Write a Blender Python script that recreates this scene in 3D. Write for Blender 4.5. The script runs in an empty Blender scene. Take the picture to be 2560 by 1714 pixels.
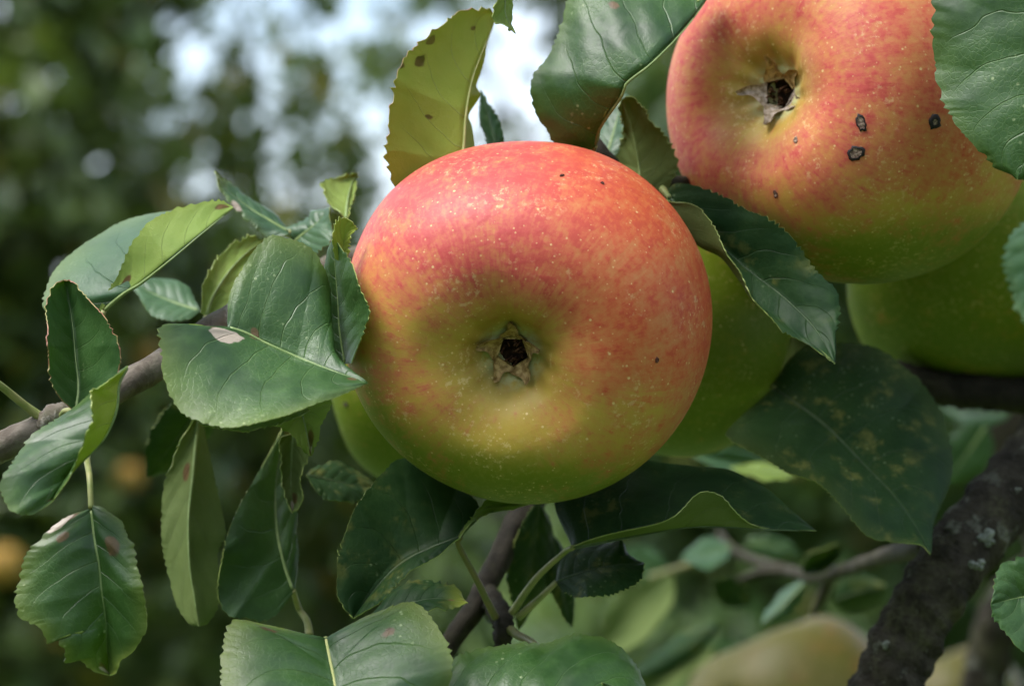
import bpy, math, random
import numpy as np
from mathutils import Vector, Matrix
from mathutils.bvhtree import BVHTree

random.seed(7)
RNG = np.random.default_rng(11)
scene = bpy.context.scene
COL = scene.collection
R = math.radians

# ------------------------------------------------------------------ camera
FOCAL, SENSOR = 60.0, 23.6
FRAME = SENSOR / FOCAL                 # frame width per metre of distance
FD = 0.527                             # distance of the "zero" plane of the fruit cluster
PITCH = R(1.5)
cam = bpy.data.cameras.new('camera')
cam.lens, cam.sensor_width = FOCAL, SENSOR
cam.clip_start, cam.clip_end = 0.02, 500
cam.dof.use_dof = True
cam.dof.focus_distance = FD + 0.007
cam.dof.aperture_fstop = 9.2
cam_o = bpy.data.objects.new('camera', cam)
COL.objects.link(cam_o)
cam_o.location = (0, 0, 1.6)
cam_o.rotation_euler = (math.pi / 2 + PITCH, 0, 0)
scene.camera = cam_o
CAMM = Matrix.Translation((0, 0, 1.6)) @ Matrix.Rotation(math.pi / 2 + PITCH, 4, 'X')
CROT = np.array(CAMM.to_3x3())
CPOS = np.array((0, 0, 1.6))

# ------------------------------------------------------------------ sky, sun, exposure
SUN_EL, SUN_AZ = R(60), R(-110)        # azimuth measured from +Y towards +X: behind the camera, left
world = bpy.data.worlds.new('World')
scene.world = world
world.use_nodes = True
wn, wl = world.node_tree.nodes, world.node_tree.links
wn.clear()
w_out = wn.new('ShaderNodeOutputWorld')
w_bg = wn.new('ShaderNodeBackground')
w_sky = wn.new('ShaderNodeTexSky')
w_sky.sky_type = 'NISHITA'
w_sky.sun_disc = False
w_sky.sun_elevation = SUN_EL
w_sky.sun_rotation = SUN_AZ
w_sky.air_density, w_sky.dust_density, w_sky.ozone_density = 1.0, 1.5, 1.0
w_tc = wn.new('ShaderNodeTexCoord')
w_no = wn.new('ShaderNodeTexNoise')
w_no.inputs['Scale'].default_value = 3.2
w_no.inputs['Detail'].default_value = 6
w_ra = wn.new('ShaderNodeValToRGB')
w_ra.color_ramp.elements[0].position = 0.40
w_ra.color_ramp.elements[1].position = 0.60
w_mx = wn.new('ShaderNodeMixRGB')
w_mx.inputs['Color2'].default_value = (8.2, 9.0, 10.4, 1)      # bright broken cloud
wl.new(w_tc.outputs['Generated'], w_no.inputs['Vector'])
wl.new(w_no.outputs['Fac'], w_ra.inputs['Fac'])
wl.new(w_ra.outputs['Color'], w_mx.inputs['Fac'])
wl.new(w_sky.outputs['Color'], w_mx.inputs['Color1'])
wl.new(w_mx.outputs['Color'], w_bg.inputs['Color'])
w_bg.inputs['Strength'].default_value = 0.056
wl.new(w_bg.outputs['Background'], w_out.inputs['Surface'])

sun = bpy.data.lights.new('sun', 'SUN')
sun.energy, sun.angle, sun.color = 1.35, R(32), (1.0, 0.97, 0.93)
sun_o = bpy.data.objects.new('sun', sun)
COL.objects.link(sun_o)
sd = Vector((math.sin(SUN_AZ) * math.cos(SUN_EL), math.cos(SUN_AZ) * math.cos(SUN_EL), math.sin(SUN_EL)))
sun_o.rotation_euler = sd.to_track_quat('Z', 'Y').to_euler()
sun_o.location = sd * 20

scene.view_settings.view_transform = 'Standard'
scene.view_settings.look = 'None'
scene.view_settings.gamma = 1
scene.view_settings.exposure = 2.25
scene.render.engine = 'CYCLES'
scene.cycles.use_denoising = True
scene.cycles.max_bounces = 5
scene.cycles.diffuse_bounces = 3
scene.cycles.glossy_bounces = 2
scene.cycles.transmission_bounces = 4
scene.cycles.use_adaptive_sampling = True
scene.cycles.adaptive_threshold = 0.02
scene.cycles.caustics_reflective = False
scene.cycles.caustics_refractive = False
scene.cycles.sample_clamp_indirect = 6

# ------------------------------------------------------------------ helpers
# crops of the photograph the outlines were read from: (x0, y0, scale) into 2560 x 1714
CROPS = [(0, 0, 1.0931), (0, 0, .3699), (0, 400, .47198), (0, 1000, .45527), (800, 0, .40137),
         (1600, 0, .47198), (1600, 600, .5101), (800, 1100, .39164), (1600, 1100, .40991), (860, 330, .61212)]

def px(crop, pts):
    x0, y0, s = CROPS[crop]
    p = np.asarray(pts, float)
    return np.stack([x0 + s * p[:, 0], y0 + s * p[:, 1]], 1)

def world_pts(p, z):
    """2560-frame points with a distance z (mm behind the zero plane) -> world"""
    z = np.asarray(z, float)
    d = FD + z / 1000.0
    x = (p[:, 0] / 2560 - .5) * FRAME * d
    y = -(p[:, 1] / 1714 - .5) * FRAME * (1714 / 2560) * d
    return np.stack([x, y, -d], 1) @ CROT.T + CPOS

def W(crop, x, y, z):
    return world_pts(px(crop, [(x, y)]), np.array([z]))[0]

def spline(p, n):
    """centripetal-ish Catmull-Rom through p, resampled to n points by arc length"""
    p = np.asarray(p, float)
    if len(p) == 2:
        u = np.linspace(0, 1, n)[:, None]
        return p[0] * (1 - u) + p[1] * u
    q = np.vstack([2 * p[0] - p[1], p, 2 * p[-1] - p[-2]])
    out = []
    for i in range(1, len(q) - 2):
        u = np.linspace(0, 1, 24, endpoint=False)[:, None]
        a, b, c, d = q[i - 1], q[i], q[i + 1], q[i + 2]
        lim = np.linalg.norm(c - b)
        m0, m1 = (c - a) * .5, (d - b) * .5
        for m in (m0, m1):
            l = np.linalg.norm(m)
            if l > 1.3 * lim and l > 0: m *= 1.3 * lim / l
        out.append((2*u**3-3*u**2+1)*b + (u**3-2*u**2+u)*m0 + (-2*u**3+3*u**2)*c + (u**3-u**2)*m1)
    out.append(p[-1:])
    o = np.vstack(out)
    s = np.concatenate([[0], np.cumsum(np.linalg.norm(np.diff(o, axis=0), axis=1))])
    s /= s[-1] if s[-1] > 0 else 1
    t = np.linspace(0, 1, n)
    return np.stack([np.interp(t, s, o[:, k]) for k in range(o.shape[1])], 1)

ORG = {}
def tag(o, label=None, cat=None, group=None, kind=None):
    if label: o['label'] = label
    if cat: o['category'] = cat
    if group: o['group'] = group
    if kind: o['kind'] = kind
    return o

def empty(name, loc, label=None, cat=None, group=None):
    o = bpy.data.objects.new(name, None)
    o.empty_display_size = .01
    COL.objects.link(o)
    o.location = loc
    ORG[o] = np.array(loc, float)
    return tag(o, label, cat, group)

def mesh_obj(name, v, f, mats, parent=None, origin=None, midx=None, uv=None, attrs=None, smooth=True):
    """v in world coordinates; origin = the object's own origin in the world"""
    v = np.asarray(v, float)
    o0 = np.asarray(origin if origin is not None else v.mean(0), float)
    me = bpy.data.meshes.new(name)
    me.from_pydata((v - o0).tolist(), [], f if isinstance(f, list) else f.tolist())
    for m in (mats if isinstance(mats, (list, tuple)) else [mats]): me.materials.append(m)
    if midx is not None: me.polygons.foreach_set('material_index', np.asarray(midx, np.int32))
    if smooth: me.polygons.foreach_set('use_smooth', np.ones(len(me.polygons), bool))
    if uv is not None:
        l = me.uv_layers.new(name='UVMap')
        li = np.zeros(len(me.loops), np.int32)
        me.loops.foreach_get('vertex_index', li)
        l.data.foreach_set('uv', np.asarray(uv, np.float32)[li].ravel())
    for k, a in (attrs or {}).items():
        at = me.attributes.new(k, 'FLOAT', 'POINT')
        at.data.foreach_set('value', np.asarray(a, np.float32))
    me.update()
    o = bpy.data.objects.new(name, me)
    COL.objects.link(o)
    ORG[o] = o0
    if parent is not None:
        o.parent = parent
        o.location = o0 - ORG[parent]
    else:
        o.location = o0
    return o

def grid_faces(n, m, off=0, wrap=False):
    i = np.arange(n - 1)[:, None]
    j = np.arange(m if wrap else m - 1)[None, :]
    j2 = (j + 1) % m
    a = off + i * m + j; b = off + i * m + j2
    c = off + (i + 1) * m + j2; d = off + (i + 1) * m + j
    return np.stack([a, b, c, d], -1).reshape(-1, 4)

def noise1(n, k, amp, seed):
    r = np.random.default_rng(seed)
    return np.interp(np.linspace(0, 1, n), np.linspace(0, 1, k), r.normal(0, amp, k))

def tube(name, pts, radii, mat, parent, seg=12, n=None, bump=0.0, seed=1, caps=True, bumpk=40):
    pts = np.asarray(pts, float)
    n = n or max(12, len(pts) * 8)
    p = spline(pts, n)
    rr = np.interp(np.linspace(0, 1, n), np.linspace(0, 1, len(radii)), radii)
    t = np.gradient(p, axis=0); t /= np.linalg.norm(t, axis=1)[:, None] + 1e-12
    up = np.array([0.13, -.9, .4]); up /= np.linalg.norm(up)
    a = np.cross(t, up); a /= np.linalg.norm(a, axis=1)[:, None] + 1e-12
    b = np.cross(t, a)
    th = np.linspace(0, 2 * math.pi, seg, endpoint=False)
    r = rr[:, None] * np.ones(seg)[None]
    if bump:
        g = np.random.default_rng(seed)
        for k in range(7):
            fs, ft = g.uniform(.15, 1) * bumpk, g.integers(1, 6)
            r = r * (1 + bump * g.uniform(.3, 1) * np.sin(fs * np.linspace(0, 1, n)[:, None] * 2 + ft * th[None] + g.uniform(0, 6)) *
                     (.5 + .5 * np.sin(g.uniform(2, 9) * np.linspace(0, 1, n) * 3 + g.uniform(0, 6)))[:, None])
        r = r * (1 + g.normal(0, bump * .35, r.shape))
    v = p[:, None] + r[..., None] * (np.cos(th)[None, :, None] * a[:, None] + np.sin(th)[None, :, None] * b[:, None])
    v = v.reshape(-1, 3)
    f = grid_faces(n, seg, 0, True).tolist()
    if caps:
        f.append(list(range(seg))[::-1]); f.append(list(range((n - 1) * seg, n * seg)))
    return mesh_obj(name, v, f, mat, parent, p[0])

# ------------------------------------------------------------------ node helpers
class NT:
    def __init__(s, name):
        s.m = bpy.data.materials.new(name); s.m.use_nodes = True
        s.t = s.m.node_tree; s.t.nodes.clear()
        s.out = s.n('ShaderNodeOutputMaterial')
    def n(s, typ, **kw):
        o = s.t.nodes.new(typ)
        for k, v in kw.items(): setattr(o, k, v)
        return o
    def put(s, sock, v):
        if v is None: return
        if isinstance(v, bpy.types.NodeSocket): s.t.links.new(v, sock)
        elif isinstance(v, (tuple, list)) and len(v) == 3 and sock.type == 'RGBA': sock.default_value = (*v, 1)
        else: sock.default_value = v
    def math(s, op, a, b=None, c=None, clamp=False):
        o = s.n('ShaderNodeMath', operation=op, use_clamp=clamp)
        for i, x in enumerate((a, b, c)): s.put(o.inputs[i], x)
        return o.outputs[0]
    def vmath(s, op, a, b=None):
        o = s.n('ShaderNodeVectorMath', operation=op)
        s.put(o.inputs[0], a); s.put(o.inputs[1], b)
        return o.outputs[0]
    def scale(s, a, k):
        o = s.n('ShaderNodeVectorMath', operation='SCALE')
        s.put(o.inputs[0], a); s.put(o.inputs['Scale'], k)
        return o.outputs[0]
    def step(s, x, lo, hi, a=0., b=1.):
        o = s.n('ShaderNodeMapRange', interpolation_type='SMOOTHSTEP')
        s.put(o.inputs['Value'], x)
        for k, v in (('From Min', lo), ('From Max', hi), ('To Min', a), ('To Max', b)): s.put(o.inputs[k], v)
        return o.outputs['Result']
    def mix(s, f, a, b, mode='MIX'):
        o = s.n('ShaderNodeMixRGB', blend_type=mode)
        s.put(o.inputs[0], f); s.put(o.inputs[1], a); s.put(o.inputs[2], b)
        return o.outputs[0]
    def noise(s, vec, scale, detail=3, rough=.55, dist=0.):
        o = s.n('ShaderNodeTexNoise')
        s.put(o.inputs['Vector'], vec)
        for k, v in (('Scale', scale), ('Detail', detail), ('Roughness', rough), ('Distortion', dist)): s.put(o.inputs[k], v)
        return o.outputs['Fac']
    def vor(s, vec, scale, feature='F1', out='Distance', rnd=1.):
        o = s.n('ShaderNodeTexVoronoi', feature=feature)
        s.put(o.inputs['Vector'], vec); s.put(o.inputs['Scale'], scale); s.put(o.inputs['Randomness'], rnd)
        return o.outputs[out]
    def attr(s, name):
        return s.n('ShaderNodeAttribute', attribute_name=name).outputs['Fac']
    def sep(s, v):
        o = s.n('ShaderNodeSeparateXYZ'); s.put(o.inputs[0], v)
        return o.outputs
    def comb(s, x, y, z):
        o = s.n('ShaderNodeCombineXYZ')
        for i, k in enumerate((x, y, z)): s.put(o.inputs[i], k)
        return o.outputs[0]
    def bump(s, h, dist, strength=1., normal=None):
        o = s.n('ShaderNodeBump')
        s.put(o.inputs['Height'], h); s.put(o.inputs['Distance'], dist); s.put(o.inputs['Strength'], strength); s.put(o.inputs['Normal'], normal)
        return o.outputs[0]
    def bsdf(s, color, rough=.5, spec=.5, normal=None, **kw):
        o = s.n('ShaderNodeBsdfPrincipled')
        s.put(o.inputs['Base Color'], color); s.put(o.inputs['Roughness'], rough)
        s.put(o.inputs['Specular IOR Level'], spec); s.put(o.inputs['Normal'], normal)
        for k, v in kw.items(): s.put(o.inputs[k.replace('_', ' ')], v)
        return o.outputs[0]
    def done(s, sh):
        s.t.links.new(sh, s.out.inputs['Surface'])
        return s.m

def leaf_material(name, base, light, vein, rough=.42, trans=.28, trans_col=None, netw=.5, vein_amt=.5, speck=.25,
                  under=False, spec=.5, bump=1., sheen=0., mottle=0.):
    t = NT(name)
    uv = t.n('ShaderNodeUVMap').outputs[0]
    s, tt, _ = t.sep(uv)
    tt = t.math('MULTIPLY_ADD', tt, 2., -1.)
    at = t.math('ABSOLUTE', tt)
    side = t.math('GREATER_THAN', tt, 0.)
    tc = t.n('ShaderNodeTexCoord').outputs['Object']
    rnd = t.n('ShaderNodeObjectInfo').outputs['Random']
    off = t.vmath('ADD', tc, t.comb(rnd, t.math('MULTIPLY', rnd, 3.7), t.math('MULTIPLY', rnd, 9.1)))
    big = t.noise(off, 55., 3)
    med = t.noise(off, 260., 3)
    wob = t.math('MULTIPLY_ADD', t.noise(off, 80., 2), .10, -.05)
    # lateral veins: leave the midrib at an angle and bend towards the tip
    q = t.math('SUBTRACT', t.math('ADD', s, wob), t.math('MULTIPLY', t.math('POWER', at, 1.35), .24))
    q = t.math('MULTIPLY_ADD', side, .42, t.math('MULTIPLY', q, 6.5))
    f = t.math('ABSOLUTE', t.math('SUBTRACT', t.math('FRACT', q), .5))
    wdt = t.math('MULTIPLY_ADD', at, -.018, .032)
    lat = t.math('SUBTRACT', 1., t.math('DIVIDE', f, wdt), clamp=True)
    lat = t.math('MULTIPLY', lat, t.step(at, .95, .60))
    puck = t.math('MULTIPLY', t.step(f, 0., .42), t.step(at, 1., .8))
    mid = t.step(at, .032, .010)
    veins = t.math('MAXIMUM', lat, mid)
    net = t.math('MULTIPLY', t.step(t.vor(off, 800., 'DISTANCE_TO_EDGE'), .10, .0), t.step(big, .30, .6))
    col = t.mix(t.step(big, .30, .72), base, light)
    col = t.mix(t.math('MULTIPLY', t.step(med, .40, .70), .55), col, light)
    col = t.mix(t.math('MULTIPLY', net, .30 * netw), col, vein)
    col = t.mix(t.math('MULTIPLY', veins, vein_amt), col, vein)
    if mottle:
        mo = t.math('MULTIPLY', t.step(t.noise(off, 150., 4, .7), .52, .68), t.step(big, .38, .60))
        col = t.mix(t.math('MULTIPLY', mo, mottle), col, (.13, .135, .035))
    # pale feeding specks, in drifts
    vn = t.n('ShaderNodeTexVoronoi'); t.put(vn.inputs['Vector'], off); t.put(vn.inputs['Scale'], 850.)
    sm = t.math('MULTIPLY', t.step(vn.outputs['Distance'], .36, .18), t.step(t.sep(vn.outputs['Color'])[0], .60, .68))
    sm = t.math('MULTIPLY', sm, t.step(t.math('ADD', big, t.math('MULTIPLY', med, .5)), .80, .92))
    col = t.mix(t.math('MULTIPLY', sm, speck), col, (.34, .42, .20))
    # yellowing and dry brown patches belonging to each leaf
    ye = t.math('MULTIPLY', t.attr('yellow'), t.step(big, .1, .6))
    col = t.mix(ye, col, (.30, .33, .045))
    br = t.math('MULTIPLY_ADD', t.math('SUBTRACT', med, .5), 1.1, t.attr('brown'))
    col = t.mix(t.step(br, .40, .62), col, t.mix(t.step(med, .35, .65), (.065, .034, .014), (.15, .088, .036)))
    pa = t.math('MULTIPLY_ADD', t.math('SUBTRACT', med, .5), .9, t.attr('pale'))
    col = t.mix(t.step(pa, .45, .55), col, (.46, .38, .30))
    h = t.math('ADD', t.math('MULTIPLY', puck, .35), t.math('MULTIPLY', veins, .55 if under else -.55))
    h = t.math('ADD', h, t.math('MULTIPLY', net, .12 if under else -.09))
    h = t.math('ADD', h, t.math('MULTIPLY', med, .7))
    nrm = t.bump(h, .00034 * bump, .75)
    ro = t.math('MULTIPLY_ADD', med, .22, rough - .11)
    p = t.bsdf(col, ro, spec, nrm, Coat_Weight=sheen, Coat_Roughness=.5)
    tr = t.n('ShaderNodeBsdfTranslucent')
    t.put(tr.inputs['Color'], t.mix(.5, t.mix(veins, trans_col or (.16, .30, .02), (.12, .2, .03)), trans_col or (.16, .30, .02)))
    t.put(tr.inputs['Normal'], nrm)
    mx = t.n('ShaderNodeMixShader')
    mx.inputs[0].default_value = trans
    t.t.links.new(p, mx.inputs[1]); t.t.links.new(tr.outputs[0], mx.inputs[2])
    return t.done(mx.outputs[0])

TOP = leaf_material('leaf_top', (.013, .044, .010), (.032, .084, .019), (.10, .17, .05), rough=.44, spec=.44, vein_amt=.36, netw=.75)
TOP_SPECK = leaf_material('leaf_top_specked', (.016, .053, .011), (.042, .108, .021), (.12, .21, .055), rough=.44, spec=.48, speck=.8, netw=.85, vein_amt=.36)
TOP_DARK = leaf_material('leaf_top_old_shaded', (.009, .028, .009), (.022, .052, .015), (.045, .08, .028), rough=.46, trans=.08, speck=.3, spec=.09, vein_amt=.35, netw=.8, mottle=.75)  # older leaves, with the shade under the fruit put into their colour
TOP_PALE = leaf_material('leaf_top_soft', (.032, .085, .034), (.060, .130, .052), (.12, .19, .09), rough=.44, spec=.5, vein_amt=.25)
UNDER = leaf_material('leaf_underside', (.20, .30, .06), (.27, .36, .085), (.34, .42, .15), rough=.62, trans=.40,
                      trans_col=(.34, .48, .03), vein_amt=.5, under=True, spec=.15, speck=.15)
UNDER_YEL = leaf_material('leaf_underside_yellow', (.32, .41, .060), (.41, .48, .080), (.52, .55, .17), rough=.62, trans=.45,
                          trans_col=(.55, .60, .03), vein_amt=.5, under=True, spec=.15, speck=.15)
UNDER_OLD = leaf_material('leaf_underside_dull', (.105, .15, .042), (.15, .20, .06), (.19, .23, .09), rough=.65, trans=.25,
                          vein_amt=.45, under=True, spec=.15, speck=.1)

def plain(name, c1, c2, scale, rough=.6, spec=.3, bump=0., detail=4):
    t = NT(name)
    tc = t.n('ShaderNodeTexCoord').outputs['Object']
    nz = t.noise(tc, scale, detail)
    return t.done(t.bsdf(t.mix(t.step(nz, .35, .65), c1, c2), rough, spec, t.bump(nz, bump) if bump else None))

RIM = plain('leaf_margin', (.20, .28, .06), (.30, .34, .10), 600, .5)
RIM_RED = plain('leaf_margin_reddish', (.26, .25, .08), (.26, .10, .06), 260, .5)
RIB = plain('leaf_midrib', (.15, .22, .07), (.21, .28, .10), 500, .5)
RIB_DARK = plain('leaf_midrib_dark', (.035, .065, .022), (.06, .095, .035), 500, .5)  # midrib darkened to go with the shaded leaf tops
RIB_PALE = plain('leaf_midrib_pale', (.34, .38, .12), (.42, .42, .16), 500, .55)
PETIOLE = plain('petiole_green', (.17, .21, .06), (.26, .26, .10), 300, .5)
PETIOLE_DULL = plain('petiole_dull', (.12, .14, .045), (.17, .15, .06), 300, .55)

# ------------------------------------------------------------------ leaves
def zcurve(z, n):
    z = np.atleast_1d(np.asarray(z, float))
    return np.interp(np.linspace(0, 1, n), np.linspace(0, 1, len(z)), z)

SEED = [100]
def leaf(parent, crop, L, M, Rr, zL, zM, zR, mats=None, FL=None, FR=None, zFL=0, zFR=0, label=None, bulge=.8, pucker=.12,
         teeth=.42, tooth=1.9, spots=(), pales=(), yellow=0., ytip=0., wav=.35, ns=120, nt=11, rib=True, ribmat=None, rim=None,
         petiole=None, thick=.20, pet_mat=None, name='leaf'):
    """blade lofted through its left margin, midrib and right margin (base to tip); mm distances for each.
    L is on the left of the base-to-tip direction when the upper side is seen."""
    SEED[0] += 1
    g = np.random.default_rng(SEED[0])
    mats = mats or (TOP, UNDER)
    cols = [(L, zL, -1.)]
    if FL: cols.append((FL, zFL, -.5))
    cols.append((M, zM, 0.))
    if FR: cols.append((FR, zFR, .5))
    cols.append((Rr, zR, 1.))
    C = [world_pts(spline(px(crop, c), ns), zcurve(z, ns)) for c, z, _ in cols]
    tv = [c[2] for c in cols]
    s = np.linspace(0, 1, ns)
    rows, tt = [], []
    for k in range(len(C) - 1):
        a, b = C[k], C[k + 1]
        u = np.linspace(0, 1, nt + 1)
        if k > 0: u = u[1:]
        # smooth across folds, creased at the midrib
        ma = mb = None
        if tv[k] in (-.5, .5) and k > 0: ma = (C[k + 1] - C[k - 1]) * .5
        if tv[k + 1] in (-.5, .5) and k + 2 < len(C): mb = (C[k + 2] - C[k]) * .5
        for x in u:
            d = b - a
            m0, m1 = (d if ma is None else ma), (d if mb is None else mb)
            p = (2*x**3-3*x**2+1)*a + (x**3-2*x**2+x)*m0 + (-2*x**3+3*x**2)*b + (x**3-x**2)*m1
            rows.append(p); tt.append(tv[k] + (tv[k + 1] - tv[k]) * x)
    P = np.stack(rows, 1)                       # ns, m, 3
    tt = np.array(tt); m = len(tt); at = np.abs(tt)
    # teeth along both margins
    for sgn, e, i in ((-1, 0, 2), (1, m - 1, m - 3)):
        out = P[:, e] - P[:, i]
        out /= np.linalg.norm(out, axis=1)[:, None] + 1e-9
        length = np.linalg.norm(np.diff(P[:, e], axis=0), axis=1).sum() * 1000
        nteeth = max(6, length / tooth)
        ph = (s * nteeth + noise1(ns, int(nteeth), .42, SEED[0] * 3 + e)) % 1.0
        saw = np.where(ph < .72, (ph / .72) ** 1.3, (1 - ph) / .28)
        amp = 1.55 * teeth * np.clip(1 + noise1(ns, int(nteeth), .5, SEED[0] + e + 5), .1, 2.2) * np.clip((s - .05) / .12, 0, 1) * np.clip((1 - s) / .03, 0, 1)
        dsp = (saw - .5) * amp + noise1(ns, 14, wav * .8, SEED[0] + 77 + e) * np.clip(s / .1, 0, 1) * np.clip((1 - s) / .1, 0, 1)
        w = np.where(tt * sgn > 0, at, 0.) ** 7
        P += (dsp[:, None, None] * out[:, None, :] / 1000) * w[None, :, None]
    # relief along the normal
    def normals(Q):
        dS = np.gradient(Q, axis=0); dT = np.gradient(Q, axis=1)
        nn = np.cross(dT, dS)
        l = np.linalg.norm(nn, axis=2)[..., None]
        bad = l[..., 0] < 1e-12
        nn = nn / (l + 1e-15)
        if bad.any():
            nn[bad] = nn[~bad].mean(0)
        return nn
    N = normals(P)
    S, T = np.meshgrid(s, tt, indexing='ij')
    A = np.abs(T)
    env = np.sin(np.pi * np.clip(S, 0, 1)) ** .5
    q = 6.5 * (S - .24 * A ** 1.35 + .02 * np.sin(S * 9 + g.uniform(0, 6)) + .03 * np.sin(T * 3 + g.uniform(0, 6))) + .42 * (T > 0)
    ridge = .5 - .5 * np.cos(2 * np.pi * (q % 1 - .5))
    size = np.linalg.norm(np.diff(C[tv.index(0.)], axis=0), axis=1).sum() * 1000
    pucker = pucker * min(1., (size / 38) ** 1.5)
    h = bulge * min(1., size / 30) * np.sin(np.pi * A) * env + pucker * ridge * np.clip(A * 5, 0, 1) * np.clip((1.05 - A) * 4, 0, 1) * env
    for k in range(5):
        fs, ft = g.uniform(2, 9), g.uniform(1, 4)
        h += wav * .35 * np.sin(fs * S * 2.2 + ft * T + g.uniform(0, 6)) * A * env
    h += wav * 1.1 * np.sin(S * g.uniform(9, 15) + g.uniform(0, 6) + 2 * np.sign(T)) * A ** 2.5 * env * np.clip((1 - S) * 6, 0, 1)
    P = P + N * (h / 1000)[..., None]
    N = normals(P)
    top = P.reshape(-1, 3)
    bot = (P - N * thick / 1000).reshape(-1, 3)
    nv = len(top)
    # top normal = across x along
    f_top = grid_faces(ns, m)
    f_bot = grid_faces(ns, m, nv)[:, ::-1]
    idx = np.arange(nv).reshape(ns, m)
    loop = np.concatenate([idx[:, 0], idx[-1, 1:], idx[-2::-1, m - 1], idx[0, m - 2:0:-1]])
    rv = np.concatenate([top[loop], bot[loop]])
    k = len(loop)
    i = np.arange(k); j = (i + 1) % k
    f_rim = np.stack([2*nv + i, 2*nv + j, 2*nv + k + j, 2*nv + k + i], 1)
    V = np.concatenate([top, bot, rv])
    F = np.concatenate([f_top, f_bot, f_rim])
    mi = np.concatenate([np.zeros(len(f_top)), np.ones(len(f_bot)), np.full(len(f_rim), 2)]).astype(np.int32)
    uv1 = np.stack([S.ravel(), T.ravel() * .5 + .5], 1)
    UV = np.concatenate([uv1, uv1, uv1[loop], uv1[loop]])
    def blot(lst):
        o = np.zeros(nv)
        for (a, b, r) in lst:
            d = np.hypot((S - a), (T - b) * .35).ravel()
            o = np.maximum(o, np.clip(1.25 - d / r * .75, 0, 1.2))
        return np.concatenate([o, o, o[loop], o[loop]])
    yl = (np.clip((A - .55) / .45, 0, 1) ** 2 * yellow + np.clip((S - .72) / .28, 0, 1) ** 1.5 * ytip).ravel()
    yl = np.concatenate([yl, yl, yl[loop], yl[loop]])
    # faces run (s,t),(s,t+1),(s+1,..): that order gives normal = dT x dS = upper side
    ob = mesh_obj(name, V, F, [mats[0], mats[1], rim or RIM], parent, C[tv.index(0.)][0], mi, UV,
                  {'brown': blot(spots), 'pale': blot(pales), 'yellow': yl})
    if label: ob['label'] = label
    if rib:
        mid = P[:, list(tt).index(0.)] - N[:, list(tt).index(0.)] * (thick * .5 / 1000)
        mid = mid[2:int(ns * .95)]
        tube('midrib', mid[::4], [.00044, .00032, .00018, .0001], ribmat or (RIB_DARK if mats[0] is TOP_DARK else RIB), ob, seg=8, n=40)
    if petiole:
        pts = [world_pts(px(c, [(x, y)]), np.array([z]))[0] for c, x, y, z in petiole]
        tube('petiole', [P[1, list(tt).index(0.)]] + pts, [.0006, .0007, .0009], pet_mat or PETIOLE, ob, seg=9)
    return ob

def quick(parent, crop, base, tip, w, z0, z1, mats=None, tilt=(0, 0), bend=0., label=None, under=False, **kw):
    """an ovate leaf from its base and tip; w = half width in crop pixels, tilt = distance change of the two margins"""
    b, t = np.array(base, float), np.array(tip, float)
    d = t - b; n = np.array([d[1], -d[0]]); n /= np.linalg.norm(n)     # image left of the travel direction (y down)
    M, L, Q = [], [], []
    for s, k in ((0, 0), (.12, .55), (.3, .93), (.48, 1.), (.66, .86), (.82, .55), (.93, .24), (1, 0)):
        c = b + d * s + n * bend * math.sin(math.pi * s) * w
        M.append(tuple(c)); L.append(tuple(c + n * w * k)); Q.append(tuple(c - n * w * k))
    zm = np.linspace(z0, z1, 8); e = np.sin(np.pi * np.linspace(0, 1, 8))
    zl, zr = zm + tilt[0] * e, zm + tilt[1] * e
    if under: L, Q, zl, zr = Q, L, zr, zl
    kw.setdefault('pucker', .05); kw.setdefault('ns', 60); kw.setdefault('nt', 6)
    return leaf(parent, crop, L, M, Q, zl, zm, zr, mats, label=label, **kw)

# ------------------------------------------------------------------ setting: ground, grass, far trees
def grass_mat():
    t = NT('meadow_grass')
    tc = t.n('ShaderNodeTexCoord').outputs['Object']
    a = t.noise(tc, .35, 4); b = t.noise(tc, 9., 4)
    c = t.mix(t.step(a, .35, .65), (.045, .088, .020), (.085, .130, .034))
    c = t.mix(t.math('MULTIPLY', t.step(b, .4, .7), .5), c, (.13, .15, .055))
    return t.done(t.bsdf(c, .8, .2, t.bump(b, .05)))
GRASS = grass_mat()

gx = np.concatenate([-np.geomspace(240, 1, 34), np.linspace(-.8, .8, 5), np.geomspace(1, 240, 34)])
X, Y = np.meshgrid(gx, gx, indexing='ij')
Zg = .10 * np.sin(X * .31 + 1) * np.cos(Y * .23) + .05 * np.sin(X * .9 + Y * .7)
Zg *= np.clip(np.hypot(X, Y) / 6, 0, 1)
gv = np.stack([X, Y, Zg], -1).reshape(-1, 3)
tag(mesh_obj('ground', gv, grid_faces(len(gx), len(gx))[:, ::-1], GRASS, None, (0, 0, 0)), kind='structure')

def blades(n, x0, x1, y0, y1, h):
    x = RNG.uniform(x0, x1, n); y = RNG.uniform(y0, y1, n)
    hh = h * RNG.uniform(.5, 1.3, n); a = RNG.uniform(0, 6.283, n)
    z = .10 * np.sin(x * .31 + 1) * np.cos(y * .23) + .05 * np.sin(x * .9 + y * .7) - .01
    lean = RNG.uniform(.1, .6, n) * hh; b = RNG.uniform(0, 6.283, n)
    c = np.stack([x, y, z], 1)
    wv = np.stack([np.cos(a), np.sin(a), a * 0], 1) * (hh * .06)[:, None]
    lv = np.stack([np.cos(b) * lean, np.sin(b) * lean, hh], 1)
    v = np.stack([c - wv, c + wv, c + lv * .55 + wv * .7 - [0, 0, 0], c + lv], 1).reshape(-1, 3)
    k = np.arange(n)[:, None] * 4
    f = np.concatenate([k + [0, 1, 2], k + [0, 2, 3]])
    return v, f
gv, gf = blades(26000, -7, 7, 13, 32, .22)
BLADE = plain('grass_blades', (.075, .14, .028), (.15, .20, .06), 1.5, .6)
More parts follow.
